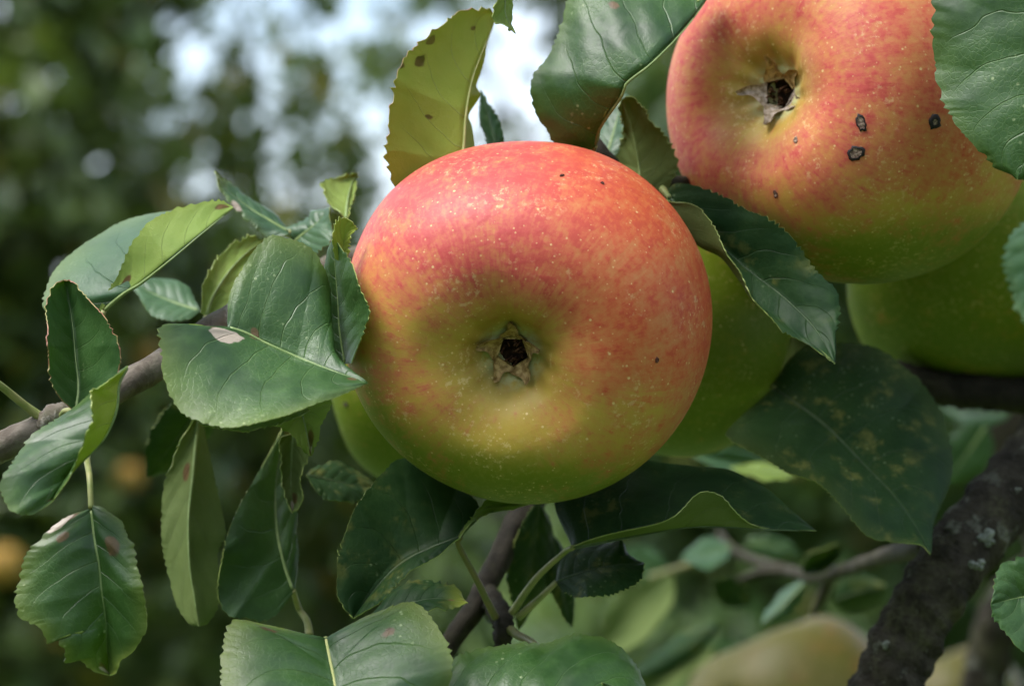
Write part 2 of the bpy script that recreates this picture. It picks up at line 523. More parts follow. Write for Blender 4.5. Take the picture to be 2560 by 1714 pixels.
tag(mesh_obj('meadow_grass', gv, gf, BLADE, None, (0, 20, 0), smooth=False), 'tall unmown grass across the meadow behind the fruit', 'grass', kind='stuff')

def crown_mat(name, c1, c2, c3, rough=.4, tr=.25):
    t = NT(name)
    r = t.attr('tint')
    c = t.mix(t.step(r, 0., .6), c1, c2)
    c = t.mix(t.step(r, .92, .97), c, c3)
    p = t.bsdf(c, rough, .38)
    b = t.n('ShaderNodeBsdfTranslucent')
    t.put(b.inputs['Color'], t.mix(.6, c, (.20, .30, .03)))
    m = t.n('ShaderNodeMixShader'); m.inputs[0].default_value = tr
    t.t.links.new(p, m.inputs[1]); t.t.links.new(b.outputs[0], m.inputs[2])
    return t.done(m.outputs[0])
CROWN = [crown_mat('orchard_foliage', (.030, .060, .014), (.078, .112, .026), (.26, .19, .03)),
         crown_mat('orchard_foliage_light', (.028, .066, .016), (.060, .105, .028), (.20, .18, .04)),
         crown_mat('wood_foliage', (.020, .048, .018), (.048, .085, .030), (.14, .10, .025))]
BARK_FAR = plain('far_bark', (.045, .035, .025), (.11, .095, .075), 18, .85, .2, .01)

def crown(name, parent, blobs, n, size, mat, seed):
    """leaves spread through lumpy clumps; every leaf a bent pair of faces"""
    g = np.random.default_rng(seed)
    bl = np.array(blobs, float)
    vol = np.prod(bl[:, 3:6], 1) ** .8
    pick = g.choice(len(bl), n, p=vol / vol.sum())
    d = g.normal(size=(n, 3)); d /= np.linalg.norm(d, axis=1)[:, None]
    r = g.uniform(.25, 1, n) ** .5
    # thin the clumps with a lumpy field so that light comes through
    c = bl[pick, :3] + d * r[:, None] * bl[pick, 3:6]
    lump = np.zeros(n)
    for k in range(6):
        w = g.normal(size=3) * 4.2 / bl[:, 3:6].mean()
        lump += np.sin(c @ w + g.uniform(0, 6))
    c = c[lump > g.uniform(-2.4, .9, n)]
    n = len(c)
    a = g.normal(size=(n, 3)); a[:, 2] -= .45; a /= np.linalg.norm(a, axis=1)[:, None]
    up = g.normal(size=(n, 3)) * .55 + [0, 0, 1]
    b = np.cross(a, up); b /= np.linalg.norm(b, axis=1)[:, None] + 1e-9
    nn = np.cross(b, a)
    sz = size * g.uniform(.6, 1.3, n)[:, None]
    base, tip = c - a * sz * .5, c + a * sz * .5 - nn * sz * .12
    l1, r1 = c + b * sz * .3 + nn * sz * .09, c - b * sz * .3 + nn * sz * .09
    m1 = c.copy()
    v = np.stack([base, r1, tip, l1, m1], 1).reshape(-1, 3)
    k = np.arange(n)[:, None] * 5
    f = np.concatenate([k + [0, 1, 4], k + [1, 2, 4], k + [4, 2, 3], k + [0, 4, 3]])
    tint = np.repeat(g.uniform(0, 1, n), 5)
    return mesh_obj(name, v, f, mat, parent, c.mean(0), attrs={'tint': tint}, smooth=False)

def far_tree(name, x, y, h, blobs, n, size, mat, label, cat, group, seed, trunk_r=.12, crown_z=None):
    g = np.random.default_rng(seed)
    root = empty(name, (x, y, 0), label, cat, group)
    bl = [(x + b[0], y + b[1], b[2], *b[3:]) for b in blobs]
    zc = crown_z or min(b[2] for b in blobs)
    tube('trunk', [(x, y, -.1), (x + .06, y, zc * .45), (x - .05, y + .04, zc), (x + .05, y, h * .8)],
         [trunk_r, trunk_r * .8, trunk_r * .6, trunk_r * .2], BARK_FAR, root, seg=12, bump=.05, seed=seed)
    for i, b in enumerate(bl[:6]):
        e = np.array(b[:3])
        s0 = np.array([x, y, zc * g.uniform(.5, .95)])
        tube('limb', [s0, s0 * .5 + e * .5 + [0, 0, .12], e], [trunk_r * .45, trunk_r * .3, trunk_r * .08], BARK_FAR, root, seg=8)
    crown('crown', root, bl, n, size, mat, seed + 1)
    return root

def rblobs(seed, cx, cy, cz, rx, ry, rz, k, sub=.45):
    g = np.random.default_rng(seed); o = []
    for _ in range(k):
        d = g.normal(size=3); d /= np.linalg.norm(d); q = g.uniform(.3, .9)
        s = sub * g.uniform(.7, 1.3)
        o.append((cx + d[0]*rx*q, cy + d[1]*ry*q, cz + d[2]*rz*q, rx*s, ry*s, rz*s))
    return o

def seen(xd, yd, dist, r):
    """a clump of foliage at a distance, radius in metres, relative to the tree's foot added later"""
    q = W(0, xd, yd, (dist - FD) * 1000)
    return (q[0], q[1], q[2], r, r * .8, r)
def tree_at(name, x, y, h, clumps, n, size, mat, label, seed, trunk_r=.12):
    bl = [(c[0] - x, c[1] - y, *c[2:]) for c in clumps]
    return far_tree(name, x, y, h, bl, n, size, mat, label, 'tree', 'orchard trees', seed, trunk_r, 1.0)
C1 = [seen(*q) for q in ((-150, -100, 4.6, .42), (-60, 330, 4.4, .40), (0, 760, 4.7, .42), (-60, 1180, 4.4, .40), (20, 1560, 4.6, .42), (170, 60, 4.8, .24), (290, 440, 4.9, .26),
      (300, 760, 4.5, .34), (330, 1120, 4.8, .36), (260, 1480, 4.6, .36), (560, 620, 5.0, .27), (620, 930, 4.8, .32), (640, 1280, 5.0, .30), (860, 740, 5.1, .24), (880, 1000, 4.9, .26), (900, 1350, 5.2, .26), (760, 1560, 5.0, .3),
      (520, 330, 5.2, .10), (150, -350, 4.9, .45), (-500, 300, 4.5, .6), (-500, 1000, 4.6, .6), (700, -330, 5.0, .32), (420, -180, 4.9, .20))]
tree_at('apple_tree', -1.5, 5.0, 3.0, C1, 20000, .078, CROWN[0], 'shaded apple tree close behind on the left, its crown full of yellowing fruit', 21)
row = [(-6.2, 24, 6.6, 2.4, 'tall dark tree at the far left end of the row'), (-2.9, 27, 4.0, 2.0, 'rounded tree left of centre across the meadow'),
       (-.2, 31, 3.9, 2.1, 'low pale tree in the middle of the far row'), (2.6, 26, 4.7, 2.1, 'bushy tree behind the two upper apples'),
       (5.4, 25, 6.6, 2.4, 'tall tree at the far right end of the row')]
for i, (x, y, h, r, lab) in enumerate(row):
    far_tree('orchard_tree', x, y, h, rblobs(40 + i, 0, 0, h * .50, r, r * .8, h * .44, 20, .42), 15000, .19, CROWN[1 if i in (2, 3) else 2],
             lab, 'tree', 'orchard trees', 60 + i, .16)
C2 = [seen(*q) for q in ((1230, -120, 8, .22), (1000, -60, 8.2, .16), (1300, -30, 7.8, .12), (1480, 330, 7.9, .30), (1560, 120, 8, .3), (1130, 450, 8.3, .14), (1170, 320, 8.3, .10), (1010, 190, 8.2, .12), (1240, 120, 8.0, .10), (880, 150, 8.2, .13), (700, 200, 8.3, .12))]
tree_at('apple_tree', .9, 8.0, 4.4, C2, 2000, .10, CROWN[0], 'tree whose thin branches hang against the bright sky above the red apple', 31, .10)
C5 = [seen(*q) for q in ((300, 190, 5.4, .28), (600, 60, 5.5, .17), (820, 300, 5.4, .20), (640, 430, 5.3, .30), (900, 450, 5.5, .22), (420, 430, 5.4, .30), (1010, 90, 5.6, .16), (1090, 480, 5.5, .2), (300, -60, 5.4, .3))]
tree_at('apple_tree', -.62, 5.5, 3.0, C5, 1900, .062, CROWN[0], 'thin-leaved young tree left of centre, sky glittering through its gaps', 37, .04)
C3 = [seen(*q) for q in ((1700, 300, 7, .5), (2100, 300, 7, .6), (1650, 900, 7.2, .5), (2200, 900, 7, .6), (2450, 1300, 7, .5), (1500, 1050, 7.4, .35), (2000, -200, 7, .6), (1500, 1480, 7.2, .36), (1900, 1500, 7, .42), (1250, 1560, 7.4, .2), (1720, 1250, 7.2, .3))]
tree_at('apple_tree', 2.2, 7.2, 3.4, C3, 18000, .10, CROWN[1], 'leafy tree close behind on the right, beyond the mossy limb', 33)

# unseen orchard trees, added behind and beside the camera to shade the horizon
for i, (x, y, h, r, lab) in enumerate(((-4.3, .4, 4.6, 1.7, 'added tree out of view to the left, shading the horizon'), (-3.6, -2.6, 4.6, 1.8, 'unseen tree added behind the viewer on the left for shade'),
                                       (-.4, -4.2, 4.8, 1.9, 'unseen tree added straight behind the viewer for shade'), (3.0, -2.9, 4.8, 1.9, 'unseen tree added behind the viewer on the right for shade'),
                                       (4.4, .2, 4.6, 1.8, 'added tree out of view to the right, shading the horizon'))):
    far_tree('orchard_tree', x, y, h, rblobs(80 + i, 0, 0, h * .52, r, r * .9, h * .43, 18, .44), 5200, .19, CROWN[2], lab, 'tree', 'orchard trees', 90 + i, .14)

# the near tree's unseen crown, added above and behind the fruit to cast shade
g0 = np.random.default_rng(5)
C4 = []
while len(C4) < 46:
    q = np.array([g0.uniform(-.75, .95), g0.uniform(.62, 1.9), g0.uniform(1.86, 2.9)])
    if q[2] - .16 > 1.6 + .19 * q[1] and (q[2] > 2.05 or q[1] > .75): C4.append((*q, .17, .17, .13))
C4 += [(g0.uniform(.55, .9), g0.uniform(.75, 1.5), g0.uniform(1.2, 1.8), .15, .15, .13) for _ in range(10)]
tree_at('apple_tree', .62, 1.15, 2.7, C4, 5200, .062, CROWN[0], 'near apple tree that bears the fruit, its unseen crown added overhead for shade', 35, .07)

# ------------------------------------------------------------------ apples
def ss(x, a, b):
    t = np.clip((x - a) / (b - a), 0, 1); return t * t * (3 - 2 * t)

def apple_material(name, warmred=(.50, .085, .028), red=(.46, .066, .062), orange=(.50, .185, .065), yellow=(.43, .30, .045), green=(.155, .195, .010), dots=1., rough=.50):
    t = NT(name)
    ob = t.n('ShaderNodeTexCoord').outputs['Object']
    p = t.scale(ob, 1 / .038)
    x, y, z = t.sep(p)
    rho = t.math('MAXIMUM', t.math('SQRT', t.math('ADD', t.math('MULTIPLY', x, x), t.math('MULTIPLY', y, y))), .05)
    cx, cy = t.math('DIVIDE', x, rho), t.math('DIVIDE', y, rho)
    sv = t.comb(t.math('MULTIPLY', cx, 9.), t.math('MULTIPLY', cy, 9.), t.math('MULTIPLY', t.math('ADD', z, rho), 2.2))
    st1 = t.noise(sv, 1.6, 5, .62)
    sv2 = t.comb(t.math('MULTIPLY', cx, 30.), t.math('MULTIPLY', cy, 30.), t.math('MULTIPLY', t.math('SUBTRACT', z, rho), 5.))
    st2 = t.noise(sv2, 1.5, 4, .6)
    mot = t.noise(p, 3.2, 5, .6)
    fine = t.noise(p, 26., 4, .65)
    bl, gr = t.attr('blush'), t.attr('green')
    g0 = t.math('MULTIPLY_ADD', t.math('SUBTRACT', mot, .5), .55, gr)
    col = t.mix(t.step(g0, .18, .85), yellow, green)
    col = t.mix(t.math('MULTIPLY', t.step(fine, .45, .75), .25), col, t.mix(.5, yellow, (.42, .36, .16)))
    # washed orange flush, then broken red streaks over it
    grain = t.noise(p, 9.5, 5, .66)
    dv = lambda x, k: t.math('MULTIPLY', t.math('SUBTRACT', x, .5), k)
    v = t.math('ADD', bl, dv(st1, .7))
    v = t.math('ADD', v, dv(mot, 1.2))
    v = t.math('ADD', v, dv(grain, .8))
    col = t.mix(t.math('MULTIPLY', t.step(v, .0, .75), .9), col, orange)
    v2 = t.math('ADD', v, dv(st2, 1.0))
    v2 = t.math('ADD', v2, dv(fine, 1.5))
    v2 = t.math('ADD', v2, dv(grain, .9))
    redc = t.mix(t.attr('warm'), red, warmred)
    col = t.mix(t.math('MULTIPLY', t.step(v2, .25, 1.40), .95), col, redc)
    dk = t.math('MULTIPLY', t.step(t.math('ADD', v2, dv(grain, 1.)), 1.0, 1.7), .4)
    col = t.mix(dk, col, (.36, .028, .03))
    # fuzzy green ring and russet at the calyx
    col = t.mix(t.math('MULTIPLY', t.attr('ring'), t.step(fine, .25, .6)), col, (.50, .56, .30))
    ol = t.math('MULTIPLY', t.attr('olive'), t.step(mot, .1, .7))
    col = t.mix(ol, col, (.27, .20, .03))
    # lenticels
    for sc, rad, amt, thr in ((15., .14, .80, .30), (27., .19, .55, .30)):
        vn = t.n('ShaderNodeTexVoronoi'); t.put(vn.inputs['Vector'], p); t.put(vn.inputs['Scale'], sc)
        cr = t.sep(vn.outputs['Color'])
        rr = t.math('MULTIPLY_ADD', cr[1], rad * .7, rad * .45)
        dm = t.step(vn.outputs['Distance'], rr, t.math('MULTIPLY', rr, .45))
        col = t.mix(t.math('MULTIPLY', t.math('MULTIPLY', dm, t.step(cr[0], thr, thr + .05)), amt * dots), col, (.66, .50, .22))
    # thin russet net, in drifts
    rn = t.math('MULTIPLY', t.step(t.noise(p, 2.6, 3), .47, .60), t.step(t.noise(p, 30., 5, .7), .54, .63))
    col = t.mix(t.math('MULTIPLY', rn, .42 * dots), col, (.66, .50, .24))
    h = t.math('ADD', t.math('MULTIPLY', fine, .6), t.math('MULTIPLY', grain, 1.2))
    nrm = t.bump(h, .00016, .7)
    ro = t.math('MULTIPLY_ADD', fine, .14, rough - .07)
    return t.done(t.bsdf(col, ro, .28, nrm))

APPLE = apple_material('apple_skin')
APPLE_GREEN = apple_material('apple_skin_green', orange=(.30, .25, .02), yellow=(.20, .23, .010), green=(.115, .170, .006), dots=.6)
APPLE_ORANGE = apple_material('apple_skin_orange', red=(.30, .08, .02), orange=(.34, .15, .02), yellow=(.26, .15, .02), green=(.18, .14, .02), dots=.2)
APPLE_GOLD = apple_material('apple_skin_golden_shaded', red=(.11, .055, .02), orange=(.10, .068, .012), yellow=(.072, .066, .003), green=(.055, .058, .003), dots=.3)  # yellow skin with the tree's shade darkened into its colours

PROFILE = [(.0, .45), (.045, .46), (.075, .505), (.098, .565), (.140, .588), (.185, .638), (.245, .708), (.32, .762), (.42, .792), (.53, .795), (.67, .748), (.80, .645),
           (.90, .49), (.97, .27), (1., .03), (.985, -.2), (.92, -.44), (.81, -.63), (.66, -.77), (.50, -.82), (.36, -.80),
           (.23, -.72), (.12, -.60), (.05, -.52), (.0, -.50)]
SEPAL = plain('dry_sepal', (.22, .135, .042), (.46, .32, .13), 900, .7, .2, .0002)
SEPAL_GREY = plain('dry_sepal_grey', (.20, .15, .09), (.42, .35, .29), 900, .7, .2, .0002)
CUP = plain('calyx_cup', (.018, .010, .006), (.05, .028, .014), 900, .85, .1, .0003)
STAMEN = plain('dry_stamen', (.03, .012, .007), (.12, .06, .03), 1200, .8, .1)
STALK = plain('fruit_stalk', (.10, .07, .03), (.16, .13, .05), 400, .7, .2)

def apple(crop, cx, cy, r_px, z, tilt, axis, label, mat, blush, lobes=None, height=1., scalex=1., seed=1, sepal_seed=3,
          detail=True, group='apples of the cluster', grey_tips=(), nphi=144, nprof=110, shear=(0, 0), spin=0., basin=1., turn=0.):
    """cx, cy, r_px: centre and radius in the crop; tilt: angle of the core away from the camera; axis: image direction the calyx leans to"""
    sc = CROPS[crop][2]
    c = W(crop, cx, cy, z)
    rad = r_px * sc * FRAME * (FD + z / 1000) / 2560
    root = empty('apple', tuple(c), label, 'apple', group)
    ang = math.atan2(-axis[1], axis[0])
    tilt_m = Matrix.Rotation(R(tilt), 3, Vector((-math.sin(ang), math.cos(ang), 0)))
    base = Matrix(CROT.tolist())
    # face the camera from where the fruit hangs
    rot = base @ tilt_m
    root.rotation_euler = rot.to_euler()
    pr = [(q[0], .79 - (.79 - max(q[1], .565)) * basin + min(q[1] - .565, 0)) if i < 8 else q for i, q in enumerate(PROFILE)]
    lift0 = (.79 - .57) * (1 - basin)
    prof = spline(pr, nprof)
    ph = np.linspace(0, 2 * math.pi, nphi, endpoint=False)
    rho, zz = prof[:, 0][:, None], prof[:, 1][:, None] * height
    g = np.random.default_rng(seed)
    shoulder = np.clip((rho - .12) / .4, 0, 1)
    mod = 1 + .014 * np.cos(5 * ph + g.uniform(0, 6))[None] * np.exp(-((rho - .45) / .3) ** 2)
    mod = mod + .010 * np.cos(2 * ph + g.uniform(0, 6))[None] + .010 * np.cos(3 * ph + g.uniform(0, 6))[None] * shoulder
    if lobes is not None:
        la = np.radians([q[0] for q in lobes]); lr = np.array([q[1] for q in lobes], float)
        la = np.concatenate([la - 2 * math.pi, la, la + 2 * math.pi]); lr = np.tile(lr, 3)
        o = np.argsort(la)
        fine_a = np.linspace(-math.pi, 3 * math.pi, 1440)
        ker = np.exp(-np.linspace(-2.4, 2.4, 61) ** 2 / 2); ker /= ker.sum()
        sm = np.convolve(np.interp(fine_a, la[o], lr[o]), ker, 'same')
        sm = np.convolve(sm, ker, 'same')
        mod = 1 + (np.interp(ph, fine_a[720 - 360:720 + 720], sm[720 - 360:720 + 720])[None] - 1) * ss(rho, .1, 1.0) + .012 * np.cos(5 * ph + 1)[None] * np.exp(-((rho - .45) / .25) ** 2)
    x = rho * mod * np.cos(ph)[None]; y = rho * mod * np.sin(ph)[None]
    zl = zz + .012 * np.cos(5 * ph + g.uniform(0, 6))[None] * np.exp(-((rho - .36) / .16) ** 2) + .03 * (np.cos(ph - g.uniform(0, 6)))[None] * np.exp(-((rho - .5) / .3) ** 2)
    zl = zl + .007 * np.cos(10 * ph + 1.3 * np.sin(2 * ph))[None] * np.exp(-((rho - .2) / .07) ** 2)
    unit = np.stack([x * scalex, y, zl], -1).reshape(-1, 3)
    core = unit[:, 0].copy(), unit[:, 1].copy()
    lean = ss(unit[:, 2], .15, .66 * height)
    unit[:, 0] += shear[0] * lean; unit[:, 1] += shear[1] * lean
    v = unit * rad
    # image frame directions of each point (right, up, towards camera)
    im = unit @ np.array(tilt_m).T
    n = im / (np.linalg.norm(im, axis=1)[:, None] + 1e-9)
    at = blush(n, np.stack([core[0], core[1], unit[:, 2]], 1), im)
    rh = np.hypot(*core)
    front = unit[:, 2] > 0
    at['warm'] = ss(im[:, 0], -.25, .6)
    at['ring'] = np.where(front, np.clip((.205 - rh) / .07, 0, 1), 0) * .95
    at['olive'] = np.where(front, np.clip(1 - np.abs(rh - .22) / .24, 0, 1), 0) * .8
    f = grid_faces(nprof, nphi, 0, True)[:, ::-1]
    skin = mesh_obj('skin', v, f, mat, None, (0, 0, 0), attrs=at)
    skin.parent = root
    if not detail: return root, rad, v, f, rot
    # calyx: dark cup, five dry sepals, stamens
    g = np.random.default_rng(sepal_seed)
    def loc(name, vv, ff, m, par):
        o = mesh_obj(name, (np.array(vv) + [shear[0] * .97, shear[1] * .97, lift0]) * rad, ff, m, None, (0, 0, 0)); o.parent = par; return o
    th = np.linspace(0, 2 * math.pi, 24, endpoint=False)
    ring = []
    for rr, zc in ((.088, .582), (.094, .560), (.080, .520), (.05, .482), (.02, .472), (.001, .470)):
        ring.append(np.stack([rr * np.cos(th), rr * np.sin(th), th * 0 + zc * height], 1))
    calyx = loc('calyx', np.concatenate(ring), grid_faces(6, 24, 0, True), CUP, root)
    for i in range(5):
        a0 = R(90 + spin + 72 * i) + g.normal(0, .10)
        ln, wd = .108 * g.uniform(.85, 1.15), .070 * g.uniform(.92, 1.1)
        lift, curl = g.uniform(.015, .035), g.uniform(-.2, .4)
        if i in grey_tips: ln *= 1.12; curl = .8
        cu, row = [], []
        nu, nw = 12, 7
        for k in range(nu):
            u = k / (nu - 1)
            rr = .070 + ln * u
            zc = .566 * height + lift * math.sin(u * 1.6) + .045 * u + curl * .04 * u ** 3
            hw = wd * (1 - u) ** .85 * (1 - .30 * math.sin(math.pi * u) ** 2) + .004
            for q in range(nw):
                e = q / (nw - 1) * 2 - 1
                row.append((rr, e * hw + .01 * math.sin(7 * u + i), zc + .030 * e * e * (.35 + u) + g.normal(0, .0022)))
        row = np.array(row)
        ca, sa = math.cos(a0), math.sin(a0)
        P = np.stack([row[:, 0]*ca - row[:, 1]*sa, row[:, 0]*sa + row[:, 1]*ca, row[:, 2]], 1)
        f0 = grid_faces(nu, nw)
        P2 = np.concatenate([P, P - [0, 0, .011]])
        f1 = grid_faces(nu, nw, len(P))[:, ::-1]
        idx = np.arange(nu * nw).reshape(nu, nw)
        lp = np.concatenate([idx[:, 0], idx[-1, 1:], idx[-2::-1, -1], idx[0, -2:0:-1]])
        ii = np.arange(len(lp)); jj = (ii + 1) % len(lp)
        f2 = np.stack([lp[ii], lp[jj], lp[jj] + len(P), lp[ii] + len(P)], 1)
        sp = loc('sepal', P2, np.concatenate([f0[:, ::-1], f1[:, ::-1], f2]), SEPAL_GREY if i in grey_tips else SEPAL, calyx)
    for i in range(17):
        a0 = g.uniform(0, 6.283); r0 = g.uniform(.045, .075); r1 = r0 + g.uniform(-.05, .022)
        z0, z1 = .505 * height, .56 * height + g.uniform(.0, .05)
        b = a0 + g.normal(0, .3)
        pts = np.array([(r0*math.cos(a0), r0*math.sin(a0), z0), (.9*r0*math.cos(a0)+.1*r1*math.cos(b), .9*r0*math.sin(a0)+.1*r1*math.sin(b), (z0+z1)/2),
                        (r1*math.cos(b), r1*math.sin(b), z1)]) * rad
        pts = pts + np.array([shear[0] * .97, shear[1] * .97, lift0]) * rad
        st = tube('stamen', pts, [.0055*rad, .004*rad, .0055*rad], STAMEN, None, seg=5, n=8)
        st.parent = calyx; st.location = pts[0]
    if turn:
        cc = Vector((0, 0, (.57 * height + lift0 + .015) * rad))
        ax = Vector((-math.sin(ang), math.cos(ang), 0))
        calyx.matrix_basis = Matrix.Translation(cc) @ Matrix.Rotation(R(-turn), 4, ax) @ Matrix.Translation(-cc + Vector((0, 0, .01 * rad)))
    pts = np.array([(0, 0, -.52), (.03, .05, -.8), (.10, .22, -1.02)]) * rad
    sk = tube('stalk', pts, [.03*rad, .03*rad, .045*rad], STALK, None, seg=8)
    sk.parent = root; sk.location = pts[0]
    return root, rad, v, f, rot

def surface_hit(ap, crop, x, y):
    root, rad, v, f, rot = ap
    m = np.array(rot)
    wv = v @ m.T + np.array(root.location)
    tree = BVHTree.FromPolygons(wv.tolist(), f.tolist())
    p = W(crop, x, y, 0)
    d = Vector(p - CPOS).normalized()
    h, n, _, _ = tree.ray_cast(Vector(CPOS), d)
    if h is not None and n.dot(d) > 0: n = -n
    return h, n, m

SCAB_RIM = plain('scab_rim', (.006, .005, .005), (.022, .014, .012), 1500, .7)
SCAB_CORE = plain('scab_core', (.09, .055, .04), (.34, .25, .19), 1500, .85, .2, .0003)
SCAB_BROWN = plain('scab_brown', (.06, .015, .01), (.13, .05, .03), 1500, .8)
def scab(ap, crop, x, y, rx, ry, core=.6, rot2=0., core_mat=None, rim_mat=None, name='scab_spot'):
    h, n, m = surface_hit(ap, crop, x, y)
    if h is None: return
    root = ap[0]
    u = n.cross(Vector((0, 0, 1))).normalized(); w = n.cross(u)
    u, w = u * math.cos(rot2) + w * math.sin(rot2), w * math.cos(rot2) - u * math.sin(rot2)
    vs, k = [], 16
    wob = [1 + random.uniform(-.22, .22) for _ in range(k)]
    levels = ((1.12, -.00025), (.98, .00022), (core + .12, .00030), (core, .00016), (core * .5, .00022))
    for rr, zz in levels:
        for i in range(k):
            a = 2 * math.pi * i / k
            q = rr * wob[i]
            vs.append(h + u * (rx * q * math.cos(a)) + w * (ry * q * math.sin(a)) + n * zz)
    vs.append(h + n * .00024)
    f = grid_faces(len(levels), k, 0, True).tolist(); mi = [0] * (2 * k) + [1] * (len(f) - 2 * k)
    for i in range(k): f.append([(len(levels)-1)*k + i, (len(levels)-1)*k + (i + 1) % k, len(vs) - 1]); mi.append(1)
    inv = np.array(m)                                   # world -> local rotation
    lv = (np.array([tuple(q) for q in vs]) - np.array(root.location)) @ inv
    o = mesh_obj(name, lv, f, [rim_mat or SCAB_RIM, core_mat or SCAB_CORE], None, lv.mean(0), mi)
    o.parent = root
    return o

def blush_main(n, u, im):
    rh = np.hypot(u[:, 0], u[:, 1]); front = u[:, 2] > 0
    b = .66 * ss(im[:, 1] + .34 * im[:, 0], -.45, .35) + .38 * ss(im[:, 1] + .25 * im[:, 0], -.90, -.45)
    b = b * np.where(front, .30 + .70 * ss(rh, .16, .46), 1.)
    b = b + .22 * ss(im[:, 1], .15, .8)
    g = ss(-im[:, 1] - .12 * im[:, 0], .44, .98) + .7 * ss(-im[:, 0], .50, .95) * ss(-im[:, 1], -.0, .3)
    return {'blush': b, 'green': np.clip(g, 0, 1)}
def blush_upper(n, u, im):
    rh = np.hypot(u[:, 0], u[:, 1]); front = u[:, 2] > 0
    b = ss(im[:, 1] - .12 * im[:, 0], -1.0, -.15) * .88
    b = b * np.where(front, .35 + .65 * ss(rh, .16, .44), 1.) * (1 - .22 * ss(im[:, 0], .1, .9))
    g = ss(-im[:, 1] + .10 * im[:, 0], .42, .95)
    return {'blush': b, 'green': np.clip(g, 0, 1)}
def blush_none(n, u, im):
    return {'blush': .10 * ss(im[:, 1], .3, .9), 'green': .75 + .25 * ss(-im[:, 1], -.6, .6)}
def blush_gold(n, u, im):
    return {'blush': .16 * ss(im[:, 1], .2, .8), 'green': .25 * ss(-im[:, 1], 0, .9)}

LOBES = [(1, .99), (19, .995), (32, .995), (45, .99), (64, .995), (80, .99), (96, .99), (115, 1.03), (135.5, 1.075), (148, 1.065), (161, 1.05), (180, 1.045),
         (203, 1.035), (225, 1.01), (242, .99), (271, .985), (296, .992), (322, .988), (341, .985)]
A1 = apple(0, 1218, 737, 413, 25, 20, (-55, 81), 'large red-flushed apple facing the camera in the centre, green along its bottom', APPLE, blush_main, LOBES, seed=4,
           nphi=200, nprof=150, spin=2, sepal_seed=5)
scab(A1, 9, 1278, 930, .0005, .0006, .5, 0, SCAB_BROWN, SCAB_BROWN, 'brown_speck')
scab(A1, 9, 890, 178, .0006, .0003, .5, .5, SCAB_BROWN, SCAB_BROWN, 'brown_speck')
scab(A1, 9, 1055, 210, .0004, .0004, .5, 0, SCAB_RIM, SCAB_BROWN, 'brown_speck')
A2 = apple(0, 1950, 245, 402, 60, 44, (-207, -16), 'flushed apple with black scab spots hanging at the upper right', APPLE, blush_upper, None, height=1.06, basin=.72, turn=18, seed=9,
           nphi=200, nprof=150, spin=20, sepal_seed=8, grey_tips=(1, 2, 3))
scab(A2, 0, 1970, 282, .0010, .0018, .58, .35)
scab(A2, 0, 1957, 350, .0017, .0015, .55)
scab(A2, 0, 2137, 280, .0016, .0015, .28)
scab(A2, 5, 720, 1028, .0005, .0010, .5, .1, SCAB_CORE, SCAB_BROWN, 'brown_speck')
scab(A2, 5, 825, 740, .0005, .0007, .5, .1, SCAB_CORE, SCAB_CORE, 'brown_speck')
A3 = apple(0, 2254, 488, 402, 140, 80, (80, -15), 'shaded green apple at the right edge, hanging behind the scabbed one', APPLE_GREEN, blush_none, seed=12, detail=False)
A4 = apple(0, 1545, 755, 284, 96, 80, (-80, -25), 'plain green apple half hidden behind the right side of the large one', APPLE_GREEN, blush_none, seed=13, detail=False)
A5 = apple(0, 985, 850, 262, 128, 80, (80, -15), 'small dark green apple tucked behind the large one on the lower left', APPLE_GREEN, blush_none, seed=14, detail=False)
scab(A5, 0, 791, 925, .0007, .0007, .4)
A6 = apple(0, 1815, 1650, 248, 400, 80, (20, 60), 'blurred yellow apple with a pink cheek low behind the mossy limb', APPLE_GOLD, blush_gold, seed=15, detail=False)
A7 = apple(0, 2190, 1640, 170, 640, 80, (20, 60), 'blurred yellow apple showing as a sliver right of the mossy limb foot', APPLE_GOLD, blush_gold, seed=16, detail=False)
far = [(8, 1290, 46, 'orange apple cut by the left edge low on the shaded tree'), (296, 1088, 32, 'small orange apple below the grey twig on the shaded tree'),
       (335, 815, 40, 'orange apple just above the grey branch on the shaded tree'), (15, 615, 50, 'yellow apple at the left edge of the shaded tree, halfway up'),
       (262, 150, 36, 'brown-orange apple high in the shaded tree'), (345, 1545, 34, 'orange apple at the bottom of the shaded tree'),
       (75, 60, 34, 'olive apple near the top left corner of the shaded tree')]
for i, (x, y, r, lab) in enumerate(far):
    apple(0, x, y, r, 3550 + 150 * i, 100, (random.uniform(-1, 1), 1), lab, APPLE_ORANGE, blush_gold, seed=20 + i, detail=False, group='fruit on the shaded tree behind', nphi=40, nprof=40)

# ------------------------------------------------------------------ branches
def bark_material(name, c1, c2, moss, lich, lich_amt, sc=1., rough=.85, bump=.0012):
    t = NT(name)
    tc = t.n('ShaderNodeTexCoord').outputs['Object']
    a = t.noise(tc, 90 * sc, 7, .7, .6); b = t.noise(tc, 420 * sc, 5, .65); c = t.noise(tc, 55 * sc, 6, .7)
    col = t.mix(t.step(a, .38, .62), c1, c2)
    col = t.mix(t.math('MULTIPLY', t.step(b, .5, .7), .6), col, c2)
    col = t.mix(t.math('MULTIPLY', t.math('MULTIPLY', t.step(c, .46, .62), t.step(b, .3, .6)), .8), col, moss)
    l = t.math('MULTIPLY', t.step(t.noise(tc, 75 * sc, 6, .66), 1 - lich_amt - .03, 1 - lich_amt + .04), t.step(b, .30, .5))
    col = t.mix(t.math('MULTIPLY', l, .8), col, lich)
    h = t.math('ADD', a, t.math('MULTIPLY', b, .5))
    h = t.math('ADD', h, t.math('MULTIPLY', l, .2))
    return t.done(t.bsdf(col, rough, .2, t.bump(h, bump)))
